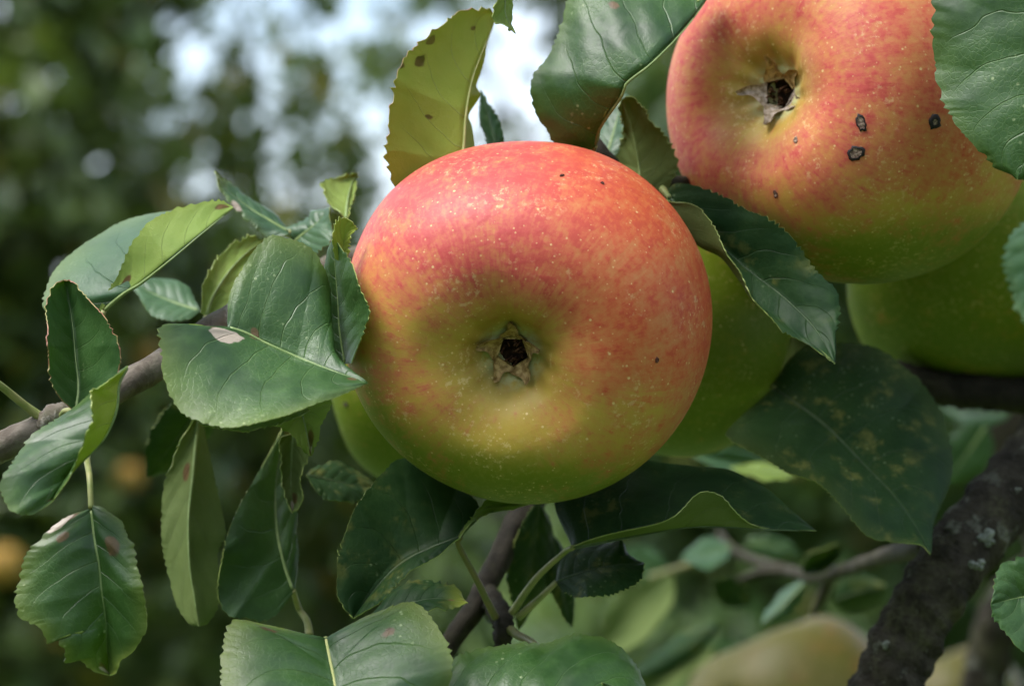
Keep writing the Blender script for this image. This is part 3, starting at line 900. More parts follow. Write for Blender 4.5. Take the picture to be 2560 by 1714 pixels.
BARK_TWIG = bark_material('twig_bark', (.080, .064, .048), (.165, .140, .112), (.12, .115, .075), (.30, .28, .24), .40, 1.6, .75, .0005)
BARK_LIMB = bark_material('limb_bark', (.017, .014, .009), (.046, .040, .027), (.082, .080, .040), (.15, .155, .115), .41, 1.2, .9, .002)
BARK_DARK = bark_material('spur_bark', (.015, .013, .009), (.036, .031, .022), (.036, .035, .019), (.10, .10, .08), .36, 1.5, .85, .0007)
BARK_RED = bark_material('young_bark', (.026, .022, .013), (.058, .050, .034), (.055, .055, .03), (.13, .125, .10), .38, 1.5, .8, .0005)
LICHEN = plain('grey_lichen', (.13, .15, .12), (.25, .27, .22), 500, .95, .1, .0008)

def pts(crop, lst):
    return [W(crop, *q) for q in lst]

# the grey branch on the left and its leaves
P = pts(2, [(-420, 1760, 6), (-80, 1560, 8), (150, 1455, 10), (330, 1370, 13), (620, 1215, 17), (860, 1075, 22), (1050, 940, 28), (1190, 850, 34), (1500, 680, 52), (1900, 520, 80), (2600, 420, 120)])
br = empty('apple_branch', tuple(P[0]), 'grey leafy branch reaching in from the left edge towards the large apple', 'branch', 'branches of the near tree')
tube('stem', P, [.0034, .0032, .0031, .0030, .0029, .0028, .0028, .0028, .003, .0034, .004], BARK_TWIG, br, seg=20, n=150, bump=.05, seed=3, bumpk=60)
for (c, x, y, z, s) in ((2, 300, 1375, 9, .0034), (2, 985, 985, 22, .0032)):
    q = W(c, x, y, z)
    tube('bud_scar', [q + [-.003, 0, -.0015], q + [0, -.0012, .0008], q + [.003, 0, .0018]], [.0016, s * .85, .0016], BARK_TWIG, br, seg=14, bump=.08, seed=6)

leaf(br, 2, [(1205, 860), (1212, 720), (1280, 580), (1360, 460), (1450, 387), (1545, 412), (1680, 505), (1742, 650), (1757, 780), (1727, 930), (1790, 1050), (1950, 1180)],
     [(1205, 885), (1300, 915), (1400, 965), (1570, 1040), (1750, 1110), (1950, 1180)],
     [(1205, 890), (1130, 880), (960, 882), (845, 882), (855, 1000), (880, 1180), (960, 1330), (1100, 1400), (1250, 1412), (1500, 1365), (1720, 1280), (1950, 1180)],
     [2, 5, 9, 12, 10, 3, -9], [0, 1, 0, -4, -9], [0, -6, -12, -19, -22, -17, -9],
     (TOP_SPECK, UNDER), label='large leaf folded along its midrib in front of the branch, lower half shining grey-blue', bulge=1.1, pucker=0.19,
     pales=[(.20, .33, .06)], spots=[(.16, .42, .03), (.08, .75, .03), (.20, -.04, .03), (.9, .1, .03)], tooth=1.75, yellow=.25)
leaf(br, 2, [(1500, 1150), (1380, 1230), (1400, 1370), (1530, 1450), (1600, 1520), (1645, 1567)][::1], [(1500, 1150), (1600, 1350), (1645, 1567)],
     [(1500, 1150), (1700, 1190), (1750, 1290), (1697, 1400), (1690, 1480), (1645, 1567)], [2, 4, 2], [4, 3, 0], [4, 8, 4], (TOP, UNDER),
     label='leaf under the folded one with a brown withered tip', spots=[(.83, .25, .12), (.95, .1, .06)], pales=[(.93, .35, .05)])
leaf(br, 2, [(1010, 1300), (1000, 1370), (1100, 1415), (1300, 1436), (1480, 1400), (1640, 1330)], [(1010, 1290), (1200, 1330), (1400, 1330), (1640, 1330)],
     [(1010, 1280), (1200, 1200), (1450, 1200), (1640, 1330)], [-14, -17, -14, -8], [-8, -9, -8, -6], [-2, -1, -2, -4], (TOP, UNDER),
     label='thin sliver of a leaf showing under the folded one')
leaf(br, 2, [(1815, 1085), (1720, 980), (1690, 800), (1700, 600), (1758, 422)], [(1830, 1080), (1800, 900), (1790, 750), (1775, 580), (1760, 420)],
     [(1860, 1075), (1905, 960), (1945, 810), (1920, 690), (1860, 540), (1800, 455), (1760, 420)], [14, 16, 16, 14], [10, 12, 12, 10], [2, -4, -2, 8], (TOP, UNDER),
     label='narrow dark leaf standing between the folded leaf and the large apple', bulge=.4)
leaf(br, 2, [(1845, 545), (1855, 440), (1872, 390), (1896, 364)], [(1815, 550), (1820, 440), (1850, 380), (1896, 364)],
     [(1775, 520), (1760, 420), (1770, 335), (1812, 296), (1860, 320), (1896, 364)], [8, 7, 6], [8, 8, 7], [8, 6, 6, 7], (TOP, UNDER_YEL), wav=.1, bulge=.3, rib=False,
     label='small yellow-green curled leaf tip touching the left of the large apple', ns=70)
leaf(br, 2, [(400, 1335), (330, 1260), (270, 1120), (240, 960), (248, 780), (272, 690), (300, 655), (340, 638)],
     [(400, 1335), (415, 1200), (400, 1050), (385, 880), (365, 740), (340, 638)],
     [(400, 1335), (520, 1265), (632, 1120), (605, 955), (535, 812), (440, 700), (390, 645), (340, 638)], [-3, -6, -6, 2, 8], [-2, 4, 7, 9, 10], [-3, -10, -8, 0, 9],
     (TOP, UNDER), label='upright cupped leaf with a shiny fold left of the grey branch', rim=RIM_RED, petiole=[(2, 345, 1330, 2), (2, 325, 1372, 8)], bulge=-.5, pucker=0.11)
# folded pair at the upper left
leaf(br, 2, [(540, 805), (380, 830), (232, 790), (250, 690), (302, 580), (450, 430), (640, 330), (770, 293), (1000, 262), (1150, 235), (1235, 252)],
     [(545, 802), (650, 715), (750, 650), (900, 530), (1060, 395), (1235, 252)],
     [(525, 790), (560, 720), (632, 608), (680, 480), (740, 370), (800, 306), (960, 258), (1150, 212), (1235, 252)],
     [24, 28, 38, 46, 44, 30], [22, 18, 15, 16, 22], [22, 20, 20, 22, 24], (TOP_PALE, UNDER), label='large leaf folded over at the upper left, bright yellow-green underside outward',
     rim=RIM_RED, spots=[(.10, .45, .06), (.20, .5, .055), (.05, .2, .05), (.93, .6, .05)], bulge=.5, yellow=.2, petiole=[(2, 520, 900, 22), (2, 500, 1200, 16)])
leaf(br, 2, [(1530, 395), (1420, 405), (1310, 318), (1240, 265), (1180, 175), (1140, 62)], [(1530, 380), (1430, 320), (1330, 260), (1240, 190), (1180, 130), (1138, 60)],
     [(1530, 370), (1500, 335), (1400, 238), (1280, 172), (1185, 110), (1136, 58)], [56, 56, 58, 60], [58, 60, 62, 62], [62, 66, 66, 62], (TOP_PALE, UNDER),
     label='slender pale leaf pointing up left with a dry curled tip', pales=[(.60, -.8, .07)], spots=[(.62, -.9, .05)], yellow=.2, ytip=.7, petiole=[(2, 1600, 430, 60), (2, 1650, 640, 60)])
leaf(br, 2, [(1540, 410), (1500, 375), (1620, 300), (1742, 248)], [(1560, 430), (1620, 380), (1690, 320), (1742, 248)], [(1600, 475), (1690, 492), (1752, 420), (1742, 248)],
     [58, 60, 58], [58, 56, 56], [54, 48, 54], (TOP_PALE, UNDER), label='bluish leaf behind the top of the folded one', petiole=[(2, 1540, 520, 58)], ns=70)
leaf(br, 2, [(1840, 310), (1870, 220), (1892, 130), (1896, 66)], [(1830, 320), (1840, 220), (1860, 130), (1896, 66)], [(1800, 280), (1740, 220), (1692, 125), (1800, 82), (1896, 66)],
     [46, 54, 62], [46, 54, 62], [46, 54, 60], (TOP, UNDER), label='bright green leaf tip behind the left shoulder of the large apple', ns=70, petiole=[(2, 1800, 480, 60)])
leaf(br, 2, [(1110, 840), (1200, 780), (1290, 620), (1400, 450), (1412, 420)], [(1090, 835), (1130, 720), (1220, 580), (1320, 480), (1412, 420)],
     [(1060, 810), (1090, 620), (1180, 490), (1300, 402), (1412, 420)], [46, 48, 54, 58], [46, 48, 54, 58], [46, 48, 54, 58], (TOP, UNDER), label='olive underside of a leaf behind the folded one',
     petiole=[(2, 1070, 900, 34)])
quick(br, 2, (1060, 800), (700, 650), 110, 70, 78, (TOP_PALE, UNDER), (-8, 6), .1, 'soft pale leaf behind the folded yellow-green one')
# leaf with folded-over half at the left edge, and the one hanging below it
leaf(br, 3, [(700, -190), (600, -100), (540, -62), (488, -52), (492, 60), (497, 130), (450, 270), (400, 370), (290, 548)],
     [(700, -190), (650, -90), (637, 50), (582, 190), (500, 292), (400, 400), (290, 548)],
     [(690, -185), (520, -60), (370, 80), (200, 180), (62, 330), (6, 450), (30, 590), (110, 630), (200, 608), (290, 548)],
     [-14, -20, -22, -22, -18, -20], [-10, -14, -15, -15, -15, -18], [-9, -7, -8, -12, -22, -26, -20], (TOP_SPECK, UNDER_YEL),
     label='leaf at the left edge folded in two, grey-blue face and yellow-green underside', bulge=.6, yellow=.15, spots=[(.95, .5, .04)])
leaf(br, 3, [(510, 575), (570, 590), (650, 660), (710, 760), (760, 900), (795, 1050), (805, 1180), (790, 1290), (740, 1370), (660, 1440), (640, 1490), (600, 1507)],
     [(500, 590), (520, 760), (545, 900), (560, 1050), (580, 1200), (588, 1350), (600, 1507)],
     [(490, 602), (380, 630), (300, 680), (222, 760), (160, 820), (110, 920), (85, 1060), (110, 1160), (165, 1220), (222, 1255), (255, 1345), (300, 1320), (345, 1390), (352, 1446), (440, 1428), (510, 1482), (600, 1507)],
     [-6, -12, -15, -14, -10], [-6, -9, -10, -8, -4], [-6, -11, -14, -13, -7], (TOP_SPECK, UNDER), label='hanging oval leaf with a nibbled tip at the lower left',
     spots=[(.2, .62, .035), (.27, -.55, .06), (.96, .45, .05), (.10, .85, .05)], pales=[(.13, .92, .06), (.97, .6, .04)], yellow=.3, ytip=.35, bulge=1.2, pucker=0.28,
     petiole=[(3, 492, 420, -2), (3, 478, 300, 6), (3, 500, 120, 14)])
tube('petiole', pts(2, [(-120, 1110, 0), (0, 1192, 4), (140, 1305, 8), (285, 1412, 10)]), [.0007, .0008, .0009, .0013], PETIOLE, br, seg=10)
# long soft leaves hanging below the branch
leaf(br, 3, [(1060, 100), (960, 290), (910, 430), (885, 600), (890, 750), (920, 950), (970, 1100), (1040, 1220), (1090, 1235)], [(1085, 90), (1060, 400), (1035, 650), (1040, 900), (1070, 1100), (1090, 1235)],
     [(1110, 100), (1150, 330), (1200, 530), (1245, 730), (1190, 850), (1215, 1080), (1150, 1205), (1090, 1235)], [50, 48, 44, 38], [52, 46, 40, 36], [54, 52, 46, 40], (TOP, UNDER_OLD),
     label='long green underside of a leaf hanging below the folded leaf', spots=[(.26, -.28, .045)], teeth=.3, petiole=[(3, 1110, -80, 30)])
leaf(br, 3, [(1610, 1060), (1500, 1190), (1380, 1200), (1240, 1160), (1200, 1000), (1250, 750), (1370, 480), (1470, 300), (1560, 140)], [(1612, 1050), (1560, 900), (1520, 700), (1515, 450), (1560, 140)],
     [(1618, 1050), (1635, 900), (1640, 700), (1635, 600), (1580, 430), (1550, 280), (1560, 140)], [46, 36, 40, 52, 68], [46, 50, 56, 62, 70], [48, 54, 60, 66, 70], (TOP, UNDER),
     label='bluish dark leaf hanging beside the long green one', petiole=[(3, 1640, 1140, 50), (3, 1685, 1210, 48), (3, 1700, 1290, 46)])
leaf(br, 3, [(1540, 200), (1535, 280), (1550, 450), (1575, 560), (1602, 618)], [(1610, 180), (1600, 350), (1600, 500), (1605, 618)], [(1690, 200), (1668, 420), (1645, 580), (1605, 618)], [42, 42, 40], [46, 46, 42], [42, 40, 38],
     (TOP, UNDER_OLD), label='narrow olive leaf with a withered tip below the folded leaf', pales=[(.93, 0, .09)], spots=[(.80, .3, .07)], ns=70)
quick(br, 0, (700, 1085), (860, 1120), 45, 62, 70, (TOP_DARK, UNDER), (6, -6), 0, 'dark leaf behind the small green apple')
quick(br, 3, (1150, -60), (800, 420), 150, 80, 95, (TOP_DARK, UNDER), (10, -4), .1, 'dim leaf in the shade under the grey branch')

# shoot behind the fruit carrying the upper leaves
P = pts(0, [(1440, 1000, 135), (1455, 800, 130), (1440, 600, 100), (1420, 420, 62), (1380, 360, 50), (1300, 250, 60)])
sh = empty('fruiting_shoot', tuple(P[0]), 'leafy shoot hidden behind the apples, its leaves standing up against the sky', 'branch', 'branches of the near tree')
tube('stem', P, [.004, .004, .0035, .003, .0024, .0015], BARK_DARK, sh, seg=14, bump=.05)
leaf(sh, 4, [(850, 1300), (960, 1000), (940, 800), (918, 716), (987, 600), (962, 530), (1020, 380), (1050, 250), (1095, 110)], [(800, 1300), (885, 960), (905, 720), (945, 500), (1010, 320), (1060, 200), (1095, 105)],
     [(560, 1330), (462, 1160), (430, 1000), (415, 850), (430, 650), (452, 540), (500, 430), (552, 340), (602, 290), (660, 220), (730, 160), (800, 110), (870, 65), (960, 50), (1050, 52), (1095, 105)],
     [36, 46, 52, 52, 46], [30, 30, 33, 38, 44], [30, 24, 24, 32, 43], (TOP, UNDER_YEL), label='tall yellow-green leaf with brown spots standing above the large apple',
     spots=[(.70, .90, .024), (.62, .80, .026), (.56, .98, .016), (.86, .45, .012), (.89, .75, .010), (.42, .45, .010), (.97, .9, .015)], rim=RIM_RED, tooth=2.6, teeth=.55, ribmat=RIB_PALE, bulge=1.0, pucker=0.25, yellow=.35,
     petiole=[(4, 900, 1500, 60)])
leaf(sh, 4, [(1135, -160), (1110, -60), (1085, 70), (1082, 125), (1150, 165), (1217, 212)], [(1160, -160), (1150, -20), (1150, 80), (1175, 150), (1217, 212)],
     [(1180, -160), (1190, -40), (1192, 60), (1196, 150), (1217, 212)], [14, 12, 14], [14, 15, 15], [18, 20, 15], (TOP_PALE, UNDER), label='small leaf tip dipping in from the top edge with a dry point', ns=70, pales=[(.86, .3, .08)],
     petiole=[(4, 1180, -260, 18)])
leaf(sh, 4, [(1700, 930), (1600, 950), (1500, 930), (1440, 880), (1400, 800), (1350, 720), (1320, 610), (1315, 540), (1340, 450), (1395, 385), (1440, 300), (1490, 160), (1530, 0), (1600, -150), (1900, -260), (2200, -200), (2450, -60)],
     [(1710, 920), (1745, 800), (1880, 600), (1910, 520), (2060, 400), (2220, 240), (2330, 110), (2450, -60)],
     [(1712, 905), (1735, 790), (1800, 640), (1850, 490), (1960, 385), (2150, 200), (2342, 5), (2450, -60)],
     [34, 32, 32, 34, 38, 44, 46, 44], [34, 26, 20, 19, 22, 28, 36], [34, 25, 21, 21, 24, 30, 36], (TOP_SPECK, UNDER), label='broad blue-green leaf with a folded edge left of the scabbed apple', bulge=1.4, pucker=0.44,
     petiole=[(4, 1690, 960, 40), (4, 1660, 1040, 52)], spots=[(.5, -.4, .012), (.6, -.55, .012)], yellow=.15)
leaf(sh, 4, [(2100, 1260), (2200, 1120), (2222, 1000), (2160, 850), (2080, 750), (1990, 618), (1920, 600), (1875, 622)], [(2000, 1280), (1990, 1050), (1965, 900), (1930, 750), (1875, 622)],
     [(1880, 1200), (1845, 1010), (1876, 850), (1862, 690), (1875, 622)], [50, 46, 44, 44], [46, 48, 48, 46], [48, 52, 50, 46], (TOP, UNDER_OLD), label='dull olive leaf between the two red apples', petiole=[(4, 2000, 1400, 80)])
quick(sh, 4, (1780, 1000), (1900, 560), 110, 66, 76, (TOP_PALE, UNDER), (4, -4), 0, 'blurred green leaf behind the gap between the apples')
quick(sh, 4, (1150, 1100), (1000, 560), 60, 70, 76, (TOP_DARK, UNDER), (4, -4), 0, 'dark leaf edge behind the tall yellow-green one')

# dark glossy leaf wedged between the apples, and the leaves at the right edge
P = pts(0, [(2700, 900, 190), (2400, 820, 172), (2100, 700, 165), (1800, 520, 110), (1640, 430, 70), (1535, 415, 48)])
rs = empty('fruiting_shoot', tuple(P[0]), 'leafy shoot behind the scabbed apple, carrying the leaves along the right edge', 'branch', 'branches of the near tree')
tube('stem', P, [.006, .005, .004, .003, .0022, .0014], BARK_DARK, rs, seg=14, bump=.05)
leaf(rs, 6, [(139, -214), (150, -260), (190, -280), (280, -262), (444, -186), (555, -130), (670, -70), (768, 8), (862, 140), (962, 240), (986, 320), (976, 450), (966, 510), (955, 606)],
     [(139, -214), (280, -70), (420, 50), (540, 155), (680, 260), (780, 350), (870, 450), (955, 606)],
     [(150, -190), (190, -188), (250, -180), (305, -149), (370, -47), (435, 64), (509, 156), (546, 285), (620, 382), (690, 442), (770, 482), (852, 526), (955, 606)],
     [44, 36, 30, 28, 24, 16], [42, 39, 36, 31, 24, 15], [38, 31, 26, 26, 26, 22, 14], (TOP_DARK, UNDER_OLD),
     FR=[(135, -200), (190, -60), (290, 40), (400, 95), (485, 200), (546, 292), (640, 370), (730, 420), (830, 500), (955, 606)], zFR=[40, 37, 34, 31, 28, 23, 14],
     label='dark glossy leaf between the apples, near edge rolled to show its grey underside', bulge=.5, nt=9, petiole=[(6, 110, -250, 46)])
leaf(rs, 5, [(2300, -300), (2480, 0), (2480, 400), (2300, 750), (2100, 930), (2000, 952)], [(2300, -300), (2240, 100), (2150, 450), (2070, 760), (2000, 952)],
     [(2280, -310), (1900, -300), (1640, -160), (1558, 0), (1545, 120), (1550, 250), (1570, 400), (1592, 530), (1640, 600), (1690, 680), (1752, 760), (1832, 830), (1882, 880), (1950, 915), (2000, 952)],
     [2, -6, -8, -4, -2], [2, -2, -2, -4, -4], [2, 8, 10, 8, 2, -3], (TOP_SPECK, UNDER), label='broad dark leaf over the right side of the scabbed apple', bulge=1.5, pucker=0.28, tooth=2.6, teeth=.6, yellow=.1, ns=150,
     petiole=[(5, 2400, -420, 20), (5, 2500, -200, 60)])
quick(rs, 6, (2010, -160), (1895, 430), 200, -70, -66, (TOP_PALE, UNDER), (-8, 8), .15, 'blurred bright leaf close to the camera at the right edge', ytip=.2, teeth=.9)
leaf(rs, 8, [(2700, 940), (2600, 1250), (2450, 1340), (2342, 1290), (2260, 1215), (2200, 1150), (2150, 1085), (2138, 1000)], [(2700, 920), (2500, 930), (2300, 960), (2138, 1000)],
     [(2700, 900), (2550, 700), (2342, 690), (2252, 738), (2182, 800), (2150, 900), (2138, 1000)], [0, -4, -4, -2], [0, 2, 2, -2], [0, 2, 2, -2], (TOP_SPECK, UNDER),
     label='round-tipped leaf entering from the right edge above the limb', petiole=[(8, 2900, 900, 20)])

# spur below the large apple with its rosette of leaves
P = pts(7, [(560, 1700, 60), (830, 1290, 62), (1000, 1050, 66), (1150, 740, 76), (1330, 420, 90), (1500, 100, 115), (1600, -400, 150)])
sp = empty('fruit_spur', tuple(P[0]), 'dark spur below the large apple with a rosette of shaded leaves', 'branch', 'branches of the near tree')
tube('stem', P, [.0024, .0025, .0028, .0034, .0038, .004, .0045], BARK_DARK, sp, seg=18, n=90, bump=.07, seed=8)
tube('spur_knob', pts(7, [(1170, 1420, 48), (1165, 1290, 46), (1170, 1170, 45), (1120, 1050, 58), (1080, 950, 68)]), [.0016, .0021, .0026, .0022, .0015], BARK_DARK, sp, seg=14, n=40, bump=.12, seed=9)
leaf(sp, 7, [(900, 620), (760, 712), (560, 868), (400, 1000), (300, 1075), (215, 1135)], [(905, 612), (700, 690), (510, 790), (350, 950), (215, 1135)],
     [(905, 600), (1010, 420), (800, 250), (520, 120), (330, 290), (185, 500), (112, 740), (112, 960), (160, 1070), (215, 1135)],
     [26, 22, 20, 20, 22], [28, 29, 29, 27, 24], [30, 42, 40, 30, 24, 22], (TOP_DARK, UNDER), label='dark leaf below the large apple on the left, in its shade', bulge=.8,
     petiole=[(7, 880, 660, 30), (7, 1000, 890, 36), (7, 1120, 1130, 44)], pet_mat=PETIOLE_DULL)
leaf(sp, 7, [(1350, 390), (1250, 384), (1080, 388), (1000, 440), (930, 540), (862, 648)], [(1350, 396), (1200, 425), (1060, 440), (980, 510), (862, 648)], [(1350, 400), (1180, 452), (1050, 485), (960, 545), (862, 648)],
     [36, 33, 29, 27], [34, 31, 28, 27], [36, 31, 27, 26], (TOP, UNDER), label='pale rolled leaf margin along the underside of the large apple', ns=80, teeth=.15, rib=False)
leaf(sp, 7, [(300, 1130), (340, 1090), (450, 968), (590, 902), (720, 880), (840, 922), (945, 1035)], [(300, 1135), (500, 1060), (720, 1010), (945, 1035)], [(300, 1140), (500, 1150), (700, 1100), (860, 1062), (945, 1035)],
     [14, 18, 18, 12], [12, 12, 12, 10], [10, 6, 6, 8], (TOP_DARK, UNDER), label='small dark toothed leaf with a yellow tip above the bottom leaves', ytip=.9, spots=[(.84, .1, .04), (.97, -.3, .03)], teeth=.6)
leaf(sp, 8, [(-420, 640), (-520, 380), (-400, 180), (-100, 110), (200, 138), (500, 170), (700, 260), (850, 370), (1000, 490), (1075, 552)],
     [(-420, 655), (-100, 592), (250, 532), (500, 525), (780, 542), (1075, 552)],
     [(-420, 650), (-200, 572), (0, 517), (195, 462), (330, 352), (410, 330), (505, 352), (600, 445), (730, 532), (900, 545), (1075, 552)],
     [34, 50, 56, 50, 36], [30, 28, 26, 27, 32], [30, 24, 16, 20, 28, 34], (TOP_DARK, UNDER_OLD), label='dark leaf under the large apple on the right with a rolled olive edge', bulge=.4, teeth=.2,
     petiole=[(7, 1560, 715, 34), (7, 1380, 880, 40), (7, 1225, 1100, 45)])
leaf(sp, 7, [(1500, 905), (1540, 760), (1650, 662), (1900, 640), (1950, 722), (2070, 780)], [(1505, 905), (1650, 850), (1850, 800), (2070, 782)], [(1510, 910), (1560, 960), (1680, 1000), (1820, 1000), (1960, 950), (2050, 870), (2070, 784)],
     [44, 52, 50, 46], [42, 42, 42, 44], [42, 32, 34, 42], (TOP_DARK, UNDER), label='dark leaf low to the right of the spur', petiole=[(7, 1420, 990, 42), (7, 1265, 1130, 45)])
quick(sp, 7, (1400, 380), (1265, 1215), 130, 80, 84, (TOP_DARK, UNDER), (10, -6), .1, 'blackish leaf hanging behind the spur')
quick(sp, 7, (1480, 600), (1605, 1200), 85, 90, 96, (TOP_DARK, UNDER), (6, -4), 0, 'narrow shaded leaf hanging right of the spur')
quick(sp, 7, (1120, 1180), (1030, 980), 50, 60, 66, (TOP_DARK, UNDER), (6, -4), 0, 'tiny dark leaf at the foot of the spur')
leaf(sp, 0, [(760, 1450), (850, 1402), (945, 1376), (1000, 1422), (1032, 1490), (1032, 1560), (990, 1650), (900, 1720), (770, 1770)], [(745, 1458), (755, 1510), (765, 1560), (776, 1650), (770, 1770)],
     [(730, 1455), (620, 1430), (540, 1417), (510, 1470), (504, 1540), (525, 1620), (620, 1720), (770, 1770)], [-4, -2, -14, -18, -20], [-4, -12, -20, -28], [-4, -4, -16, -26, -30], (TOP_SPECK, UNDER),
     label='broad speckled leaf at the bottom edge, its midrib facing the camera', bulge=1.6, pucker=0.28, tooth=1.9, yellow=.4, spots=[(.24, .75, .03), (.3, -.6, .02)], ribmat=RIB_PALE, ns=150,
     petiole=[(0, 752, 1500, 16), (0, 800, 1540, 46)])
leaf(sp, 7, [(700, 1750), (780, 1520), (870, 1390), (980, 1350), (1140, 1300), (1300, 1275), (1450, 1300), (1620, 1258), (1740, 1265), (1840, 1290), (1930, 1340), (2010, 1420), (2055, 1500), (2100, 1620), (2150, 1800)],
     [(700, 1750), (1100, 1660), (1500, 1620), (1850, 1660), (2150, 1800)], [(700, 1750), (1100, 1950), (1500, 2000), (1900, 1950), (2150, 1800)],
     [0, 6, 10, 8, 0], [-4, -8, -10, -8, -4], [-6, -16, -18, -14, -6], (TOP_SPECK, UNDER), label='wrinkled wide leaf along the bottom edge right of the speckled one', bulge=1.2, pucker=0.55, tooth=1.9, teeth=.5, ns=150,
     petiole=[(7, 900, 1650, 20), (7, 1160, 1430, 46)], yellow=.15)
quick(sp, 7, (2050, 1750), (1800, 1545), 60, -14, -20, (TOP_SPECK, UNDER), (2, 2), 0, 'tip of a leaf poking over the bottom edge', yellow=.5)
tube('petiole', pts(7, [(1180, 1180, 46), (1260, 1240, 40), (1360, 1290, 30), (1440, 1400, 10)]), [.0011, .0008, .0007, .0006], PETIOLE_DULL, sp, seg=8)
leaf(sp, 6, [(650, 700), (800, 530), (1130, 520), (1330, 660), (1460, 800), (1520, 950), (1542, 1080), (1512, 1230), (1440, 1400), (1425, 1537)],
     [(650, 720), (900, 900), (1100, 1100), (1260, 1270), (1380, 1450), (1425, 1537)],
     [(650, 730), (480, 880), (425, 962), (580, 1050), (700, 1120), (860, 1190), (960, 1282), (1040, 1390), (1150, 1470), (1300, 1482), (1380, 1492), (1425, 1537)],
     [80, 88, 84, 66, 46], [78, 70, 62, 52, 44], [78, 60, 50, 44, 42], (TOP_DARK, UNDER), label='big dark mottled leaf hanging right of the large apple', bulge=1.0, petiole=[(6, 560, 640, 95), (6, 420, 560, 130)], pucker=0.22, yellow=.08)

# mossy limb at the lower right, with a blurred side twig
P = pts(8, [(1300, 2100, 66), (1490, 1560, 68), (1650, 1170, 70), (1790, 925, 72), (1930, 705, 76), (2170, 420, 84), (2420, 130, 96), (2900, -420, 130)])
lm = empty('tree_limb', tuple(P[0]), 'thick dark mossy limb slanting up the lower right corner', 'limb', 'branches of the near tree')
tube('bark', P, [.0088, .0084, .0078, .0080, .0082, .0086, .0092, .010], BARK_LIMB, lm, seg=56, n=300, bump=.05, seed=5, bumpk=90)
for (x, y, z, s) in ((2110, 600, 70, .0022), (2060, 760, 66, .0016), (1500, 1250, 61, .0010), (2290, 300, 79, .0013), (1880, 860, 66, .0009)):
    q = W(8, x, y, z)
    n = 7; vv = []; ff = []
    for k in range(9):
        a = random.uniform(0, 6.28); d = s * random.uniform(0, .9); r = s * random.uniform(.3, .55)
        cc = np.array([d * math.cos(a), 0, d * math.sin(a)])
        i0 = len(vv)
        for i in range(10):
            t = 2 * math.pi * i / 10; rr = r * random.uniform(.75, 1.2)
            vv.append(q + cc + [rr * math.cos(t), .0004 + random.uniform(0, .0008), rr * math.sin(t)])
        vv.append(q + cc + [0, -.0012, 0])
        ff += [[i0 + i, i0 + (i + 1) % 10, i0 + 10] for i in range(10)]
    mesh_obj('lichen_patch', vv, ff, LICHEN, lm)
P2 = pts(8, [(1780, 640, 76), (1660, 672, 100), (1500, 705, 150), (1250, 790, 215), (1060, 830, 260), (900, 790, 300), (700, 730, 335), (560, 660, 355), (480, 560, 375)])
tube('side_twig', P2, [.0030, .0024, .0022, .0021, .0019, .0019, .0017, .0016, .001], BARK_RED, lm, seg=14, n=80, bump=.08, seed=12)
tube('side_twig', pts(8, [(880, 790, 303), (740, 800, 315), (600, 850, 330)]), [.0019, .0016, .001], BARK_RED, lm, seg=10, bump=.08)
tube('side_twig', pts(8, [(560, 650, 356), (300, 760, 370), (60, 830, 390)]), [.0016, .0012, .001], PETIOLE_DULL, lm, seg=10)
tube('side_twig', pts(8, [(1160, 810, 238), (1120, 930, 255), (1060, 1050, 275)]), [.002, .002, .0013], BARK_RED, lm, seg=10, bump=.08)
tube('side_twig', pts(6, [(1900, 760, 130), (1700, 735, 126), (1450, 720, 124), (1250, 640, 122)]), [.005, .005, .0045, .003], BARK_DARK, lm, seg=12, bump=.06)
tube('side_twig', pts(8, [(2050, 1700, 420), (2130, 1330, 410), (2230, 1000, 400), (2500, 700, 390)]), [.008, .008, .0075, .007], BARK_LIMB, lm, seg=16, bump=.06)

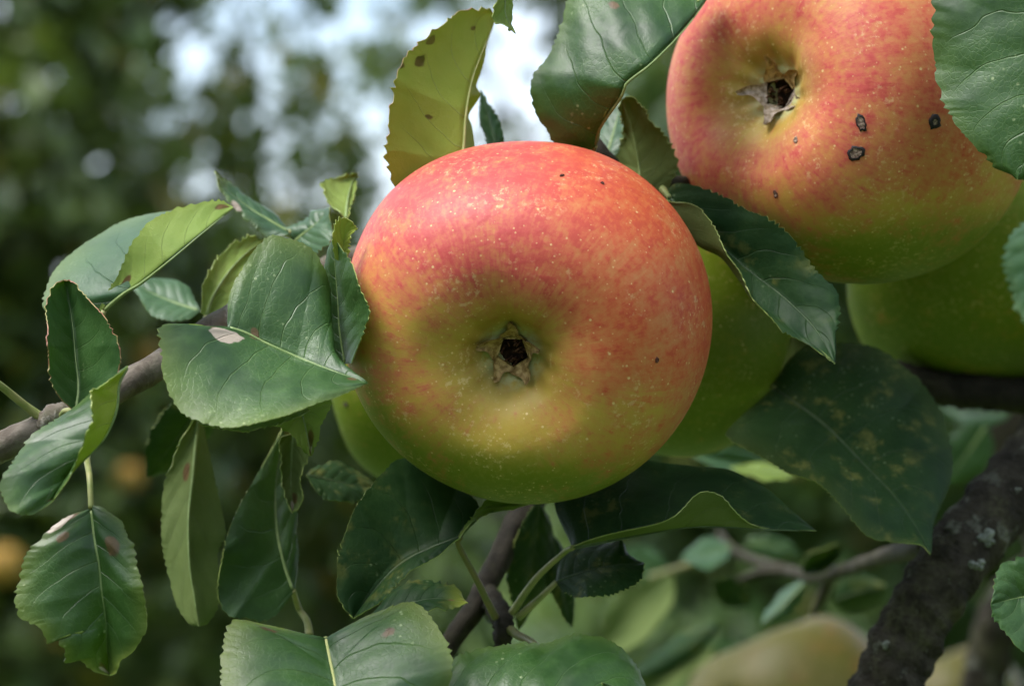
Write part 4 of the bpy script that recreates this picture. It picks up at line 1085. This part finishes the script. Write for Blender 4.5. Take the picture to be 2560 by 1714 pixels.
# blurred leaves on the limb's twigs
soft = [(8, (560, 650), (250, 720), 90, 168, TOP_PALE, 'pale green leaf left of the reddish twig fork'), (8, (600, 850), (500, 1010), 130, 165, TOP_DARK, 'dark leaf hanging under the twig fork'),
        (8, (1010, 860), (740, 1120), 70, 150, TOP_PALE, 'bluish narrow leaf hanging below the twig'), (8, (1180, 980), (1520, 900), 120, 160, TOP_DARK, 'deep green leaf against the mossy limb'),
        (8, (980, 800), (1230, 640), 70, 150, TOP_DARK, 'dark leaf standing on the twig'), (8, (480, 1120), (-60, 1460), 80, 175, TOP_DARK, 'blue-black leaf low right of the bottom leaves'),
        (8, (460, 1250), (-100, 1600), 90, 190, UNDER_OLD, 'olive leaf under the blue-black one'), (7, (2250, 860), (1780, 1400), 150, 185, UNDER_OLD, 'olive green leaf right of the wrinkled one'),
        (6, (640, 1110), (240, 1040), 60, 150, TOP_PALE, 'pale shining leaf under the plain green apple'), (6, (760, 1160), (440, 1110), 40, 140, UNDER, 'yellow-green leaf sliver right of the large apple foot'),
        (6, (1820, 850), (1440, 800), 90, 170, TOP_PALE, 'light leaf beside the big mottled one'), (6, (1700, 900), (1480, 1200), 120, 165, TOP, 'green leaf between the mottled one and the limb'),
        (8, (2300, 1050), (2100, 1330), 110, 230, TOP_PALE, 'pale leaf in the corner right of the limb'), (8, (2250, 1400), (2050, 1560), 110, 240, TOP, 'green leaf at the corner foot right of the limb'),
        (8, (700, 1500), (300, 1250), 150, 260, TOP_PALE, 'soft green leaf left of the yellow apple'), (8, (160, 900), (-80, 640), 110, 210, TOP_PALE, 'light leaf behind the spur leaves'),
        (8, (640, 620), (980, 690), 70, 175, TOP, 'green leaf behind the twig')]
for i, (c, b, t, w, z, m, lab) in enumerate(soft):
    z = 120 + (z - 120) * 3.6
    quick(lm, c, b, t, w, z, z + random.uniform(-10, 15), (m, UNDER) if m not in (UNDER, UNDER_OLD) else (TOP, m), (random.uniform(-12, 4), random.uniform(-6, 14)), random.uniform(-.2, .2), lab,
          under=m in (UNDER, UNDER_OLD), ns=40, nt=5)
